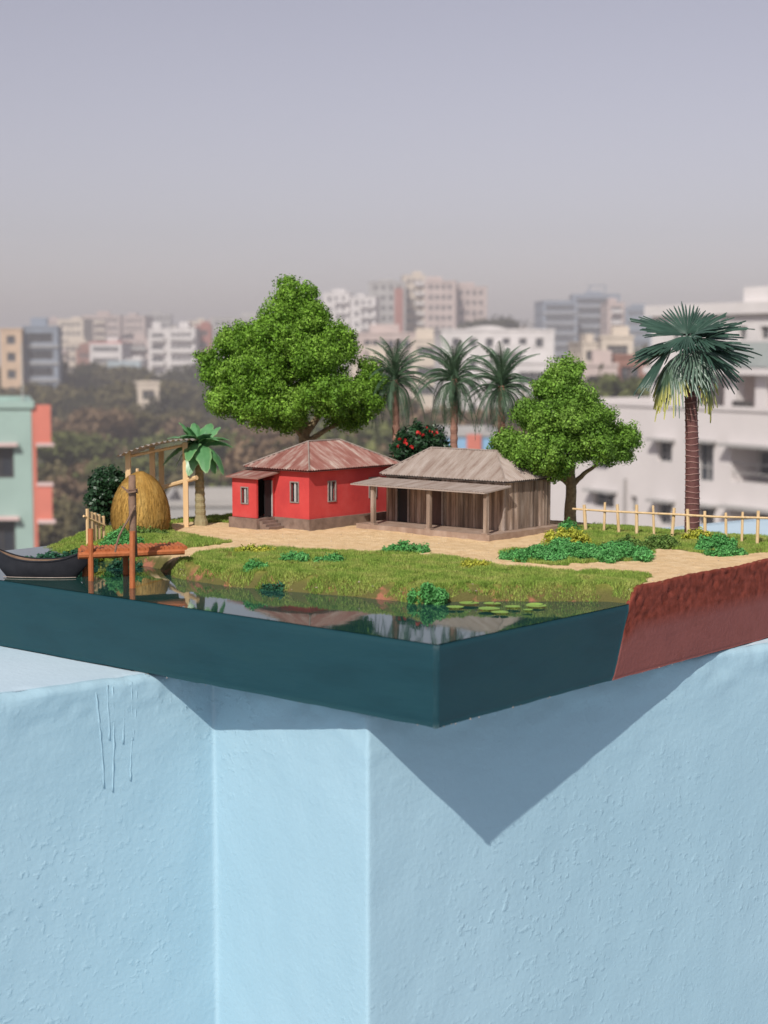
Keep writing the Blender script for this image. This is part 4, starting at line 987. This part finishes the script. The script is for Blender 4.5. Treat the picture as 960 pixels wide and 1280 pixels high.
# ================================================================== THE CITY BEHIND
def gmat(name, c, rough=0.85, var=0.12, scale=0.35):
    return mat(name, [tuple(x * (1 - var) for x in c), c, tuple(min(1, x * (1 + var)) for x in c)], scale=scale, rough=rough, spec=0.2, detail=6)
g_ground = mat('city_ground', [(0.10, 0.085, 0.055), (0.16, 0.135, 0.09), (0.09, 0.10, 0.05)], scale=0.03, rough=0.95, detail=8, spec=0.1)
g_glass = mat('window_glass', [(0.025, 0.030, 0.042), (0.04, 0.05, 0.065)], scale=0.5, rough=0.15, spec=0.5)
g_dark = mat('opening_dark', [(0.05, 0.045, 0.045), (0.075, 0.07, 0.068)], scale=0.5, rough=0.9)
g_shade = gmat('sunshade_concrete', (0.36, 0.34, 0.33))
g_roofc = gmat('flat_roof_concrete', (0.42, 0.40, 0.38))
g_white = gmat('white_render', (0.66, 0.63, 0.62)); g_cream = gmat('cream_render', (0.62, 0.54, 0.45)); g_pink = gmat('pinkish_render', (0.52, 0.43, 0.40))
g_grey = gmat('grey_render', (0.40, 0.39, 0.38)); g_red = gmat('brick_red_render', (0.38, 0.17, 0.14)); g_orange = gmat('orange_render', (0.60, 0.44, 0.31))
g_bluegrey = gmat('blue_grey_cladding', (0.25, 0.29, 0.35), rough=0.6); g_teal = gmat('pale_green_render', (0.32, 0.44, 0.40)); g_coral = gmat('coral_render', (0.62, 0.20, 0.15))
g_pale = gmat('pale_lilac_render', (0.70, 0.655, 0.645), var=0.06); g_brick = mat('bare_brick', [(0.25, 0.12, 0.09), (0.34, 0.18, 0.14)], scale=1.2, rough=0.9)
g_skyblue = gmat('sky_blue_render', (0.25, 0.45, 0.66)); g_coral_ledge = gmat('pale_ledge', (0.66, 0.50, 0.48)); g_paleblue = gmat('pale_blue_render', (0.46, 0.54, 0.58)); g_railglass = gmat('rail_panel', (0.40, 0.44, 0.43), rough=0.4)
gnd = MB(); gnd.quad((-3500, -120, GROUND), (3500, -120, GROUND), (3500, 4200, GROUND), (-3500, 4200, GROUND))
tag(gnd.build('terrain', g_ground), kind='structure')

class Block:
    """a rectangular storeyed block; the facade starts at its left end, runs along dirv; back is away from the viewer"""
    def __init__(s, root, o, dirv, width, depth, ztop, wall, zbot=GROUND):
        s.root, s.o, s.w, s.d, s.zt, s.zb = root, Vector((o.x, o.y, 0)), width, depth, ztop, zbot
        s.x = Vector((dirv[0], dirv[1], 0)).normalized(); s.y = Vector((-s.x.y, s.x.x, 0)); s.wall = wall
    def T(s, a, d, z): return s.o + s.x * a + s.y * d + Vector((0, 0, z))
    def TL(s, a, d, z): return s.o + s.x * d + s.y * a + Vector((0, 0, z))
    def TR(s, a, d, z): return s.o + s.x * (s.w - d) + s.y * a + Vector((0, 0, z))
    def build(s, holes=(), lholes=(), rholes=(), inset=0.35, parapet=0.7, shade=True, frame=None, roofmat=None, panes=True):
        mb = MB(); wall_holes(mb, s.T, 0, s.w, s.zb, s.zt, list(holes), inset); wall_holes(mb, s.TL, 0, s.d, s.zb, s.zt, list(lholes), inset); wall_holes(mb, s.TR, 0, s.d, s.zb, s.zt, list(rholes), inset)
        p = [s.T(0, s.d, s.zb), s.T(s.w, s.d, s.zb), s.T(s.w, s.d, s.zt), s.T(0, s.d, s.zt)]; n = len(mb.v); mb.v += p; mb.f.append((n, n + 1, n + 2, n + 3))
        mb.build('wall', s.wall, s.root)
        rm = MB(s.T); e = 0.12; zt = s.zt
        rm.quad((0.2, .2, zt - parapet), (s.w - .2, .2, zt - parapet), (s.w - .2, s.d - .2, zt - parapet), (.2, s.d - .2, zt - parapet)); 
        for b in ((-e, s.w + e, -e, .2), (-e, s.w + e, s.d - .2, s.d + e), (-e, .2, .2, s.d - .2), (s.w - .2, s.w + e, .2, s.d - .2)): rm.box(b[0], b[1], b[2], b[3], zt - parapet * .35, zt + 0.1)
        for b in ((0.001, s.w - .001, .2, .202), (0.001, s.w - .001, s.d - .202, s.d - .2), (.2, .202, .2, s.d - .2), (s.w - .202, s.w - .2, .2, s.d - .2)): rm.box(b[0], b[1], b[2], b[3], zt - parapet, zt - parapet * .35)
        rm.build('roof', roofmat or s.wall, s.root)
        cache = {}
        for T, hl, fr in ((s.T, holes, 'f'), (s.TL, lholes, 'l'), (s.TR, rholes, 'r')):
            for a0, a1, z0, z1 in hl:
                if not panes: continue
                key = (fr, round(a1 - a0, 2), round(z1 - z0, 2)); pos = Vector(T(a0, 0, z0)) - BASE[s.root.name]
                if key not in cache:
                    w_, h_ = a1 - a0, z1 - z0; org = Vector(T(0, 0, 0)); TT = lambda a, d, z, T=T, org=org: Vector(T(a, d, z)) - org
                    f = MB(TT); th = min(.09, w_ * .08)
                    for b in ((0, th, 0, h_), (w_ - th, w_, 0, h_), (th, w_ - th, h_ - th, h_), (th, w_ - th, 0, th), (w_ / 2 - th / 2, w_ / 2 + th / 2, th, h_ - th)): f.box(b[0], b[1], inset - .1, inset - .02, b[2], b[3])
                    if shade: f.box(-.2, w_ + .2, -.5, .02, h_ + .04, h_ + .16)
                    wo = f.build('window', frame or g_shade, s.root, base=Vector((0, 0, 0)))
                    po = MB(TT).box(th, w_ - th, inset - .05, inset - .03, th, h_ - th).build('pane', g_glass, wo, base=Vector((0, 0, 0)))
                    cache[key] = (wo.data, po.data); wo.location = pos
                else:
                    wo = link('window', cache[key][0], s.root); wo.location = pos; link('pane', cache[key][1], wo)
    def part(s, name, material, *boxes, mb=None):
        m_ = MB(s.T)
        for b in boxes: m_.box(*b)
        return m_.build(name, material, s.root)
def grid(w_, cols, ztop, rows, ww, wh, first=1.0, storey=3.1, margin=.9):
    hl = []
    for i in range(cols):
        c = margin + (w_ - 2 * margin) * (i + .5) / cols
        for j in range(rows): zt = ztop - first - storey * j; hl.append((c - ww / 2, c + ww / 2, zt - wh, zt))
    return hl
def city(name, label, px0, px1, pytop, d, yaw, depth, wall, cols, rows, ww=1.1, wh=1.4, scols=2, group='distant city buildings', balcony=None, bands=None, roofmat=None, tank=True, shade=False, storey=3.1, first=1.2):
    """block whose facade spans px0..px1 at distance d (left end), top edge at row pytop"""
    if d > 330: d *= 1.25; cols = round(cols * 1.5); rows = round(rows * 1.35); ww *= .95
    o = at_y(px0, pytop, d); zt = o.z; dirv = Vector((math.cos(R(yaw)), math.sin(R(yaw)), 0))
    r = ray(px1, pytop); n = Vector((-dirv.y, dirv.x, 0)); q = Vector((0, 0, CAM_Z)) + r * ((o - Vector((0, 0, CAM_Z))).dot(n) / r.dot(n)); width = (Vector((q.x, q.y, 0)) - Vector((o.x, o.y, 0))).length
    base = Vector((o.x, o.y, GROUND)); root = thing(name, base, label, 'building', group); B = Block(root, o, dirv, width, depth, zt, wall)
    B.build(grid(width, cols, zt, rows, ww, wh, first, storey), grid(depth, scols, zt, rows, ww, wh, first, storey) if scols else (), grid(depth, scols, zt, rows, ww, wh, first, storey) if scols else (), roofmat=roofmat, shade=shade)
    if balcony:
        a0, a1, bm = balcony
        for j in range(rows): z = zt - first - storey * j - 2.0; B.part('balcony', bm, (a0 * width, a1 * width, -1.2, -.01, z, z + 1.1), )
    if bands:
        for j in range(rows): z = zt - first - storey * j - wh - .9; B.part('floor_band', bands, (-.15, width + .15, -.35, -.01, z, z + .35))
    if tank:
        tw = min(5.0, width * random.uniform(.3, .6)); ta = random.uniform(.1, .85) * (width - tw); B.part('stair_house', wall, (ta, ta + tw, depth * .3, depth * .3 + 4, zt - .7, zt + random.uniform(.8, 1.8)))
    return B

# ---- far left skyline
city('office_building', 'orange end-wall office building at the far left skyline', 0, 27, 411, 300, 6, 10, g_orange, 1, 4, ww=1.5, wh=1.6, tank=False)
B = city('office_building', 'blue-grey glass office block beside the orange wall, far left', 28, 72, 408, 303, 8, 14, g_bluegrey, 5, 5, ww=1.0, wh=1.7, bands=g_grey)
city('apartment_building', 'cream apartment block above the trees, left skyline', 72, 104, 399, 470, -4, 14, g_cream, 3, 5)
city('apartment_building', 'pinkish tall apartment block in the haze, left skyline', 103, 150, 394, 520, 5, 16, g_pink, 5, 6, balcony=(.3, .6, g_cream))
city('apartment_building', 'brownish apartment block right of the pinkish one, left skyline', 152, 181, 395, 540, -6, 14, g_pink, 3, 5)
city('apartment_building', 'grey hazy apartment block, rearmost on the left skyline', 181, 213, 393, 600, 4, 16, g_grey, 4, 6)
city('apartment_building', 'low beige block standing among the left treetops', 64, 112, 428, 400, 9, 12, g_cream, 4, 4, balcony=(.1, .4, g_pink))
B = city('house', 'house with pink roof in the left middle distance', 112, 152, 428, 370, -6, 10, g_white, 4, 2, roofmat=g_coral)
city('house', 'low pale blue house among the left treetops', 134, 175, 452, 330, 5, 9, g_paleblue, 4, 1, tank=False)
city('apartment_building', 'brown and white apartment block left of the banded one', 152, 186, 424, 380, 4, 12, g_pink, 3, 4, balcony=(.1, .9, g_grey))
city('apartment_building', 'narrow white apartment block with a balcony stack', 185, 209, 411, 342, 3, 12, g_white, 2, 5, balcony=(.15, .85, g_white))
city('apartment_building', 'white banded apartment block left of the large tree', 209, 244, 410, 340, -3, 12, g_white, 3, 5, balcony=(.1, .95, g_white))
city('apartment_building', 'red walled block touching the large tree outline', 244, 264, 407, 345, 4, 12, g_red, 1, 4)
city('apartment_building', 'grey apartment block behind the large tree', 264, 330, 397, 420, -5, 14, g_grey, 5, 4)
city('ruined_house', 'small beige roofless house in the left treetops', 172, 199, 478, 250, 12, 8, g_cream, 2, 2, tank=False)
# ---- centre skyline
city('apartment_building', 'white block with red side strip right of the large tree', 404, 437, 366, 400, -2, 14, g_white, 2, 6, balcony=(.45, .98, g_white))
city('apartment_building', 'white block with red corner in the centre skyline', 438, 470, 371, 392, -4, 14, g_white, 2, 5, balcony=(.4, .95, g_white))
B = city('apartment_building', 'grey block with red strip in the centre skyline', 461, 507, 352, 410, 0, 15, g_grey, 3, 7); B.part('red_strip', g_red, (B.w * .70, B.w * .93, -.25, -.01, B.zt - 16, B.zt - 2))
B = city('apartment_building', 'tallest cream block with white balcony stack, centre skyline', 504, 532, 344, 420, 2, 15, g_cream, 2, 8, balcony=(.5, .95, g_white))
city('apartment_building', 'wide pinkish block with many windows, centre skyline', 531, 570, 351, 405, -3, 16, g_pink, 3, 7)
city('apartment_building', 'pinkish block at the right end of the centre skyline', 569, 609, 358, 412, 5, 16, g_pink, 3, 7)
city('podium_building', 'low pinkish building below the centre skyline', 448, 520, 416, 280, 3, 14, g_pink, 6, 3, balcony=(.1, .5, g_cream))
city('podium_building', 'low cream building behind the middle date palm', 515, 560, 424, 262, -4, 12, g_cream, 4, 3)
B = city('curved_roof_building', 'white building with low curved roof behind the date palms', 552, 693, 412, 235, 2, 16, g_white, 6, 4, ww=1.1, wh=1.3, balcony=(.45, .8, g_white), tank=False)
mb = MB(B.T); c0 = B.w * .16; c1 = B.w * .66
arc = [(c0 + (c1 - c0) * i / 16, 0.5, B.zt - .5 + 1.1 * math.sin(math.pi * i / 16) ** .8) for i in range(17)]
n0 = len(mb.v); mb.v += [B.T(*p) for p in arc] + [B.T(p[0], 10, p[2]) for p in arc]
for i in range(16): mb.f.append((n0 + i, n0 + i + 1, n0 + 18 + i, n0 + 17 + i))
mb.f.append(tuple(n0 + i for i in range(17))); mb.f.append(tuple(n0 + 17 + i for i in range(17))); mb.build('curved_roof', g_white, B.root)
# ---- right skyline
B = city('office_building', 'blue-grey office tower on the right skyline', 679, 722, 376, 400, 4, 16, g_bluegrey, 4, 7, ww=1.3, wh=1.8, bands=g_grey, tank=False)
B = city('office_building', 'taller blue-grey office tower with a roof frame, right skyline', 716, 775, 368, 410, -3, 18, g_bluegrey, 5, 7, ww=1.5, wh=1.8, bands=g_grey); B.part('roof_frame', g_bluegrey, (B.w * .35, B.w * .38, 2, 2.3, B.zt, B.zt + 2.6), (B.w * .68, B.w * .71, 2, 2.3, B.zt, B.zt + 2.6), (B.w * .33, B.w * .73, 1.8, 2.5, B.zt + 2.6, B.zt + 2.9))
city('apartment_building', 'narrow pinkish block with white balconies beside the blue towers', 760, 781, 378, 390, 3, 12, g_pink, 2, 6, balcony=(.2, .8, g_white))
city('office_building', 'dark blue block at the right of the blue towers', 782, 815, 384, 420, -5, 14, g_bluegrey, 3, 6)
city('apartment_building', 'small cream block in front of the blue towers', 728, 756, 428, 240, 5, 10, g_cream, 3, 2)
city('apartment_building', 'cream block with flat roof left of the fan palm', 752, 792, 420, 215, -4, 10, g_cream, 3, 3)
city('brick_house', 'bare red brick house left of the fan palm', 768, 808, 444, 175, 6, 9, g_brick, 2, 2, tank=False)
city('house', 'greyish house behind the small rounded tree', 728, 772, 455, 170, -5, 9, g_pink, 3, 3)
city('house', 'low white house seen behind the rightmost date palm', 640, 700, 452, 190, 4, 9, g_white, 4, 3)
city('house', 'low pinkish house behind the leftmost date palm', 440, 500, 450, 230, 4, 9, g_cream, 4, 2)

# ---- denser far skyline: hazy blocks in the gaps
random.seed(77)
ORDS = ['first', 'second', 'third', 'fourth', 'fifth', 'sixth', 'seventh', 'eighth', 'ninth', 'tenth', 'eleventh', 'twelfth', 'thirteenth', 'fourteenth', 'fifteenth', 'sixteenth', 'seventeenth', 'eighteenth']
def infill(x0, x1, n, ylo, yhi, dlo, dhi, where):
    x = x0; st_ = (x1 - x0) / n
    for i in range(n):
        wpx = st_ * random.uniform(.75, 1.25); d = random.uniform(dlo, dhi); wm = wpx * d / F_PX; c = random.choice([g_cream, g_pink, g_white, g_grey, g_pink, g_cream, g_brick]); nm = {id(g_cream): 'cream', id(g_pink): 'pinkish', id(g_white): 'white', id(g_grey): 'grey', id(g_brick): 'brick brown'}[id(c)]
        city('apartment_building', f'small hazy {nm} block, {ORDS[i]} from the left {where}', x, x + wpx, random.uniform(ylo, yhi), d, random.uniform(-8, 8), 12, c, max(2, int(wm / 2.6)), 5, ww=1.0, wh=1.2, balcony=(.1, random.uniform(.3, .6), random.choice([g_white, c, g_cream])) if random.random() < .5 else None)
        x += st_
infill(55, 335, 14, 396, 418, 520, 700, 'in the rearmost left skyline')
infill(95, 260, 8, 432, 450, 345, 400, 'just above the left park trees')
infill(398, 620, 9, 398, 422, 450, 520, 'below the centre skyline')
infill(640, 830, 9, 398, 430, 430, 560, 'on the right skyline')
# ---- near buildings
# pale green and coral building at the left edge
def left_building():
    d = 70; o = at_y(-190, 505, d); zt = o.z; k = d / F_PX
    root = thing('apartment_building', Vector((o.x, o.y, GROUND)), 'near pale green apartment building with coral balconies at the left edge', 'building', 'near city buildings')
    r = Vector((1, 0.0, 0)); Wd = at_y(38, 505, d).x - o.x; B = Block(root, o, (1, .02), Wd, 9, zt, g_teal); B.y = Vector((-.235, 1, 0)).normalized()
    def Z(y): return at_y(20, y, d).z
    def A(px): return at_y(px, 600, d).x - o.x
    hl = []
    for y0, y1 in ((560, 598), (652, 692), (744, 784)):
        hl += [(A(-16), A(17), Z(y1), Z(y0)), (A(-90), A(-55), Z(y1), Z(y0)), (A(-160), A(-125), Z(y1), Z(y0))]
    B.build(hl, [], [], inset=.3, parapet=.5, shade=False, roofmat=g_teal, frame=g_dark)
    for y0 in (557, 649, 741):
        B.part('window_ledge', g_coral_ledge, (A(-20), A(22), -.4, -.01, Z(y0) - .02, Z(y0) + .12))
    # coral balcony bay
    a0, a1 = Wd + .002, Wd + 24 * k
    B.part('coral_pier', g_coral, (a0, a0 + 5 * k, .05, .75, GROUND, zt - .05))
    B.part('coral_top', g_coral, (a0 + 5 * k + .002, a1, .06, .80, Z(554), zt - .06))
    for y0, y1 in ((608, 650), (700, 742)):
        B.part('balcony_front', g_coral, (a0 + 5 * k + .002, a1, .06, .22, Z(y1), Z(y0))); B.part('balcony_front', g_coral, (a1 - .18, a1 - .01, .222, .80, Z(y1), Z(y0)))
        B.part('balcony_slab', g_coral_ledge, (a0 + 5 * k + .002, a1 + .12, -.08, .80, Z(y1) - .16, Z(y1) - .002)); B.part('balcony_rail', g_coral_ledge, (a0 + 5 * k + .002, a1 + .06, .0, .28, Z(y0) + .002, Z(y0) + .14))
    B.part('balcony_slab', g_coral_ledge, (a0 + 5 * k + .002, a1 + .12, -.08, .80, Z(558), Z(554) - .002))
    B.part('mast', g_grey, (A(30), A(31.5), 3, 3.1, zt - .2, zt + 2.6))
left_building()
# long pale building on the right, receding to the left
def right_building():
    o = Vector((0, 0, 0)); p_r = at_y(975, 512, 69.5); az = R(-28.5)
    ldir = Vector((math.sin(az), math.cos(az), 0)); r = ray(690, 505); n = Vector((ldir.y, -ldir.x, 0)); C0 = Vector((0, 0, CAM_Z))
    def hit(px, py, off=0.0): r_ = ray(px, py); return C0 + r_ * (((p_r + n * off) - C0).dot(n) / r_.dot(n))
    # n points away from viewer? choose the side facing away
    if n.dot(p_r) < 0: n = -n
    pl = hit(684, 505); xd = -ldir; zt = p_r.z - .02
    root = thing('apartment_building', Vector((pl.x, pl.y, GROUND)), 'near pale lilac apartment building with terrace behind the fan palm', 'building', 'near city buildings')
    Wd = (Vector((p_r.x, p_r.y, 0)) - Vector((pl.x, pl.y, 0))).length + 3; B = Block(root, pl, xd, Wd, 11, zt, g_pale)
    def AZ(px, py): q = hit(px, py); return (q - Vector((pl.x, pl.y, 0))).dot(B.x), q.z
    def hole(x0, x1, y0, y1): a0, z1 = AZ(x0, y0); a1, _ = AZ(x1, y0); _, z0 = AZ(x0, y1); return (a0, a1, z0, z1)
    hl = [hole(822, 840, 551, 577), hole(872, 892, 553, 601), hole(822, 840, 627, 655), hole(874, 893, 632, 672), hole(750, 763, 570, 583), hole(742, 768, 614, 632), hole(788, 796, 620, 640)]
    rec = [hole(914, 975, 558, 602), hole(914, 975, 635, 690)]
    mb = None
    # recessed loggias are deeper openings
    mbw = MB(); wall_holes(mbw, B.T, 0, Wd, GROUND, zt, hl + rec, .3)
    B2 = Block(root, pl, xd, Wd, 11, zt, g_pale)
    mbl = MB()
    for h in rec:
        for p, q in (((h[0], h[2]), (h[1], h[2])), ((h[1], h[2]), (h[1], h[3])), ((h[1], h[3]), (h[0], h[3])), ((h[0], h[3]), (h[0], h[2]))): mbw.quad(B.T(p[0], .3, p[1]), B.T(q[0], .3, q[1]), B.T(q[0], 1.6, q[1]), B.T(p[0], 1.6, p[1]))
    for T, nm in ((B.TL, 'l'), (B.TR, 'r')): wall_holes(mbw, T, 0, 11, GROUND, zt, [], .3)
    mbw.quad(B.T(0, 11, GROUND), B.T(Wd, 11, GROUND), B.T(Wd, 11, zt), B.T(0, 11, zt)); mbw.build('wall', g_pale, root)
    rm = MB(B.T); rm.quad((0, 0.25, zt - .9), (Wd, .25, zt - .9), (Wd, 10.9, zt - .9), (0, 10.9, zt - .9)); rm.box(-.08, Wd + .08, -.08, .24, zt - .12, zt + .06); rm.box(.001, Wd, .2, .24, zt - .9, zt - .12); rm.box(-.08, .16, .24, 11, zt - .9, zt + .06); rm.build('terrace', g_pale, root)
    for h in hl:
        w_, h_ = h[1] - h[0], h[3] - h[2]; th = .06; f = MB(lambda a, d, z, h=h: B.T(h[0] + a, d, h[2] + z))
        for b in ((0, th, 0, h_), (w_ - th, w_, 0, h_), (th, w_ - th, h_ - th, h_), (th, w_ - th, 0, th), (w_ / 2 - .03, w_ / 2 + .03, th, h_ - th), (th, w_ - th, h_ * .36, h_ * .36 + .05)): f.box(b[0], b[1], .18, .26, b[2], b[3])
        wo = f.build('window', g_grey, root); MB(lambda a, d, z, h=h: B.T(h[0] + a, d, h[2] + z)).box(th, w_ - th, .24, .25, th, h_ - th).build('pane', g_glass, wo)
        if w_ > .6: MB(lambda a, d, z, h=h: B.T(h[0] + a, d, h[2] + z)).box(-.22, w_ + .25, -.55, .02, h_ + .02, h_ + .14).build('sunshade', g_grey, wo)
    for h in rec:
        bk = B.part('loggia_back', g_grey, (h[0], h[1], 1.5, 1.58, h[2], h[3])); 
        for a in np.arange(h[0] + .35, h[1] - .2, .85): MB(B.T).box(a, a + .7, 1.42, 1.49, h[2] + .25, h[3] - .3).build('pane', g_glass, bk)
        B.part('sunshade', g_grey, (h[0] - .2, h[1] + .2, -.6, -.01, h[3] + .02, h[3] + .15)); B.part('balcony_rail', g_grey, (h[0], h[1], .05, .09, h[2] + .8, h[2] + .86), (h[0], h[1], .05, .09, h[2] + .4, h[2] + .44))
    # drain pipe
    a_, _ = AZ(783, 600); B.part('drain_pipe', g_shade, (a_ - .05, a_ + .05, -.12, -.02, GROUND + 2, AZ(783, 598)[1]))
    # veranda storey above the terrace, set back
    sb = 2.0; p2 = hit(817, 460, 0) + Vector((0, 0, 0))
    def AZ2(px, py):
        r_ = ray(px, py); q = C0 + r_ * (((pl + B.y * sb) - C0).dot(B.y) / r_.dot(B.y)); return (q - Vector((pl.x, pl.y, 0))).dot(B.x), q.z
    a0, zr = AZ2(815, 386); zroof = zr; zsl = AZ2(860, 459)[1]
    B.part('upper_back_wall', g_pink, (a0 + 3.2, Wd, sb + 1.8, sb + 2.0, zt - .85, zsl - .3))
    for x0, x1 in ((906, 920), (944, 958)): 
        c0, c1 = AZ2(x0, 480)[0], AZ2(x1, 480)[0]; B.part('veranda_column', g_pale, (c0, c1, sb, sb + .5, zt - .9, zsl - .3))
    B.part('veranda_wall', g_pale, (a0, AZ2(856, 480)[0], sb, sb + 6, zt - .9, zsl - .3)); B.part('planter', g_dark, (AZ2(926, 500)[0], AZ2(942, 500)[0], sb - .5, sb - .05, zt - .9, zt + .25))
    B.part('floor_slab', g_pale, (a0, Wd, sb - .5, sb + 8, zsl - .3, zsl))
    U = Block(root, pl + B.y * sb + B.x * a0, xd, Wd - a0, 8, zroof, g_white, zbot=zsl + .002)
    def h2(x0, x1, y0, y1): a, z1 = AZ2(x0, y0); b, _ = AZ2(x1, y0); _, z0 = AZ2(x0, y1); return (a - a0, b - a0, z0, z1)
    U.build([h2(820, 827, 408, 414), h2(840, 849, 408, 425), h2(880, 890, 408, 425), h2(923, 933, 408, 424), h2(950, 962, 408, 424)], [], [], inset=.25, parapet=.3, shade=False, roofmat=g_white)
    b0 = AZ2(880, 440)[0]; B.part('roof_slab', g_white, (a0 - .25, Wd, sb - .28, sb + 8.4, zroof - .38, zroof + .14)); B.part('balcony_panel', g_railglass, (b0, Wd, sb - .48, sb - .40, zsl + .05, zsl + 1.15)); B.part('balcony_rail', g_white, (b0, Wd, sb - .5, sb - .36, zsl + 1.16, zsl + 1.24))
    t0 = AZ2(921, 370)[0]; B.part('tank_room', g_white, (t0, Wd, sb + .4, sb + 5, zroof + .15, AZ2(921, 359)[1]))
right_building()
B = city('blue_building', 'low blue building with coral column seen between the palms', 560, 628, 541, 105, 3, 8, g_skyblue, 2, 1, ww=1.0, wh=1.0, tank=False, roofmat=g_grey, group='near city buildings', first=2.4)
B.part('coral_column', g_coral, (B.w * .34, B.w * .60, -.3, -.01, GROUND, B.zt - .1))
city('low_building', 'low building with pale flat roof left of the red cottage', 205, 305, 628, 92, 4, 9, g_grey, 3, 1, tank=False, roofmat=g_roofc, group='near city buildings')

# ---- trees of the wooded park
tree_l = [mat('dusty_leaf', [(0.080, 0.072, 0.036), (0.120, 0.105, 0.052), (0.16, 0.135, 0.07)], scale=0.5, rough=0.9, island=0.3, spec=0.1),
          mat('olive_leaf', [(0.075, 0.090, 0.032), (0.115, 0.130, 0.045), (0.155, 0.165, 0.06)], scale=0.5, rough=0.9, island=0.3, spec=0.1),
          mat('brown_leaf', [(0.135, 0.092, 0.055), (0.19, 0.13, 0.08), (0.23, 0.16, 0.10)], scale=0.5, rough=0.9, island=0.3, spec=0.1),
          mat('dark_leaf', [(0.045, 0.046, 0.026), (0.070, 0.068, 0.036)], scale=0.5, rough=0.9, island=0.3, spec=0.1)]
g_trunk = mat('park_bark', [(0.09, 0.07, 0.05), (0.14, 0.11, 0.08)], scale=2, rough=0.95)
protos = []
for v in range(6):
    random.seed(40 + v); hgt = 10.0; cl = []
    nl = random.randint(6, 9)
    for i in range(nl):
        a = i * 2.4 + random.random(); r = random.uniform(.8, 2.6); z = random.uniform(4.4, 8.6)
        cl.append(((math.cos(a) * r, math.sin(a) * r, z), (random.uniform(1.2, 2.1), random.uniform(1.2, 2.1), random.uniform(.9, 1.5))))
    cl.append(((0, 0, 7.2), (1.9, 1.9, 1.9)))
    V, F = leaf_quads(*foliage(cl, .62, 15, .24, dens=.9, fill=.25, loose=.25))
    o = np_mesh('crown', V, F, tree_l[0], base=Vector((0, 0, 0))); cm = o.data; bpy.data.objects.remove(o)
    mb = MB(); wood(mb, [(0, 0, 0), (.15, 0, 2.5), (0, .1, 4.5), (0, 0, 7)], .28, .09, 8, .05)
    for c, r in cl[:5]: wood(mb, [(0, 0, 3.2 + random.random()), ((c[0]) * .5, c[1] * .5, c[2] - .9), c], .13, .04, 6, .03)
    o = mb.build('trunk', g_trunk); tm = o.data; bpy.data.objects.remove(o)
    protos.append((cm, tm))
mesh_by = {}
ORD = ['first', 'second', 'third', 'fourth', 'fifth', 'sixth', 'seventh', 'eighth', 'ninth', 'tenth', 'eleventh', 'twelfth', 'thirteenth', 'fourteenth', 'fifteenth', 'sixteenth', 'seventeenth', 'eighteenth', 'nineteenth', 'twentieth']
KN = ['dusty brown-green', 'olive', 'brown', 'dark']
def park_tree(px, pytop, d, kind, pv, label, group):
    p = at_y(px, pytop, d); h = p.z - GROUND; base = Vector((p.x, p.y, GROUND - .05)); s = h / 9.6
    t = thing('park_tree', base, label, 'tree', group, rz=random.uniform(0, 6.28))
    key = (pv, kind)
    if key not in mesh_by:
        me = protos[pv][0].copy(); me.materials.clear(); me.materials.append(tree_l[kind]); mesh_by[key] = me
    wx = max(s, .95) * random.uniform(1.0, 1.25)
    for nm, me in (('trunk', protos[pv][1]), ('crown', mesh_by[key])): o = link(nm, me, t); o.scale = (wx, wx, s)
random.seed(21)
rows = [('rearmost row', 330, 462, range(-10, 330, 23), (0, 3, 3, 0)), ('second row from the back', 262, 484, range(-5, 320, 27), (3, 0, 3, 0)), ('third row from the back', 205, 515, range(5, 330, 34), (0, 3, 2, 2)),
        ('fourth row from the back', 165, 545, range(75, 345, 36), (1, 2, 1, 2)), ('fifth row from the back', 135, 580, range(80, 330, 40), (1, 0, 2, 1)), ('front row', 112, 618, range(85, 300, 44), (0, 1, 3, 1))]
for rn, d, y, xs, kinds in rows:
    for i, x in enumerate(xs):
        kd = random.choice(kinds)
        park_tree(x + random.uniform(-7, 7), y + random.uniform(-11, 9), d * random.uniform(.96, 1.04), kd, random.randrange(6), f'{KN[kd]} park tree, {ORD[i]} from the left in the {rn}', 'trees of the park behind the model')
xs = [(345, 505, 190, 2), (385, 500, 200, 1), (425, 505, 180, 1), (465, 498, 170, 2), (500, 500, 165, 0), (535, 505, 150, 2), (575, 512, 150, 0), (610, 515, 145, 2), (650, 505, 150, 0), (690, 500, 150, 1), (480, 530, 130, 1), (520, 540, 125, 0), (440, 535, 130, 2), (395, 540, 125, 1), (350, 545, 125, 2), (665, 540, 120, 0), (548, 535, 128, 2)]
for i, (x, y, d, kd) in enumerate(sorted(xs)):
    park_tree(x, y, d, kd, i % 6, f'{KN[kd]} tree, {ORD[i]} from the left between the large and small model trees', 'trees behind the houses of the model')
for i, (x, y, d, kd) in enumerate([(715, 470, 200, 1), (745, 478, 160, 1), (798, 478, 140, 1), (812, 488, 120, 1), (705, 445, 260, 3), (622, 392, 420, 3), (800, 430, 260, 0)]):
    park_tree(x, y, d, kd, i % 6, ['greenish tree left of the greyish house', 'tree in front of the greyish house', 'green tree beside the bare brick house', 'green tree at the terrace corner left of the fan palm', 'dark tree behind the small tree top', 'dark treetop above the curved white roof', 'small tree behind the brick house'][i], 'single trees between the buildings')

# ------------------------------------------------------------------ haze over the city
hz = MB().box(-3600, 3600, -140, 4300, GROUND - 1, 26)
hm = bpy.data.materials.new('haze_air'); hm.use_nodes = True; N = hm.node_tree.nodes; N.remove(N['Principled BSDF'])
pv_ = N.new('ShaderNodeVolumePrincipled'); pv_.inputs['Color'].default_value = (0.93, 0.90, 0.92, 1); pv_.inputs['Density'].default_value = 0.00115; pv_.inputs['Anisotropy'].default_value = 0.0
hm.node_tree.links.new(pv_.outputs[0], N['Material Output'].inputs['Volume'])
tag(hz.build('haze', hm), 'thin pale haze filling the air over the city', 'haze', kind='stuff')
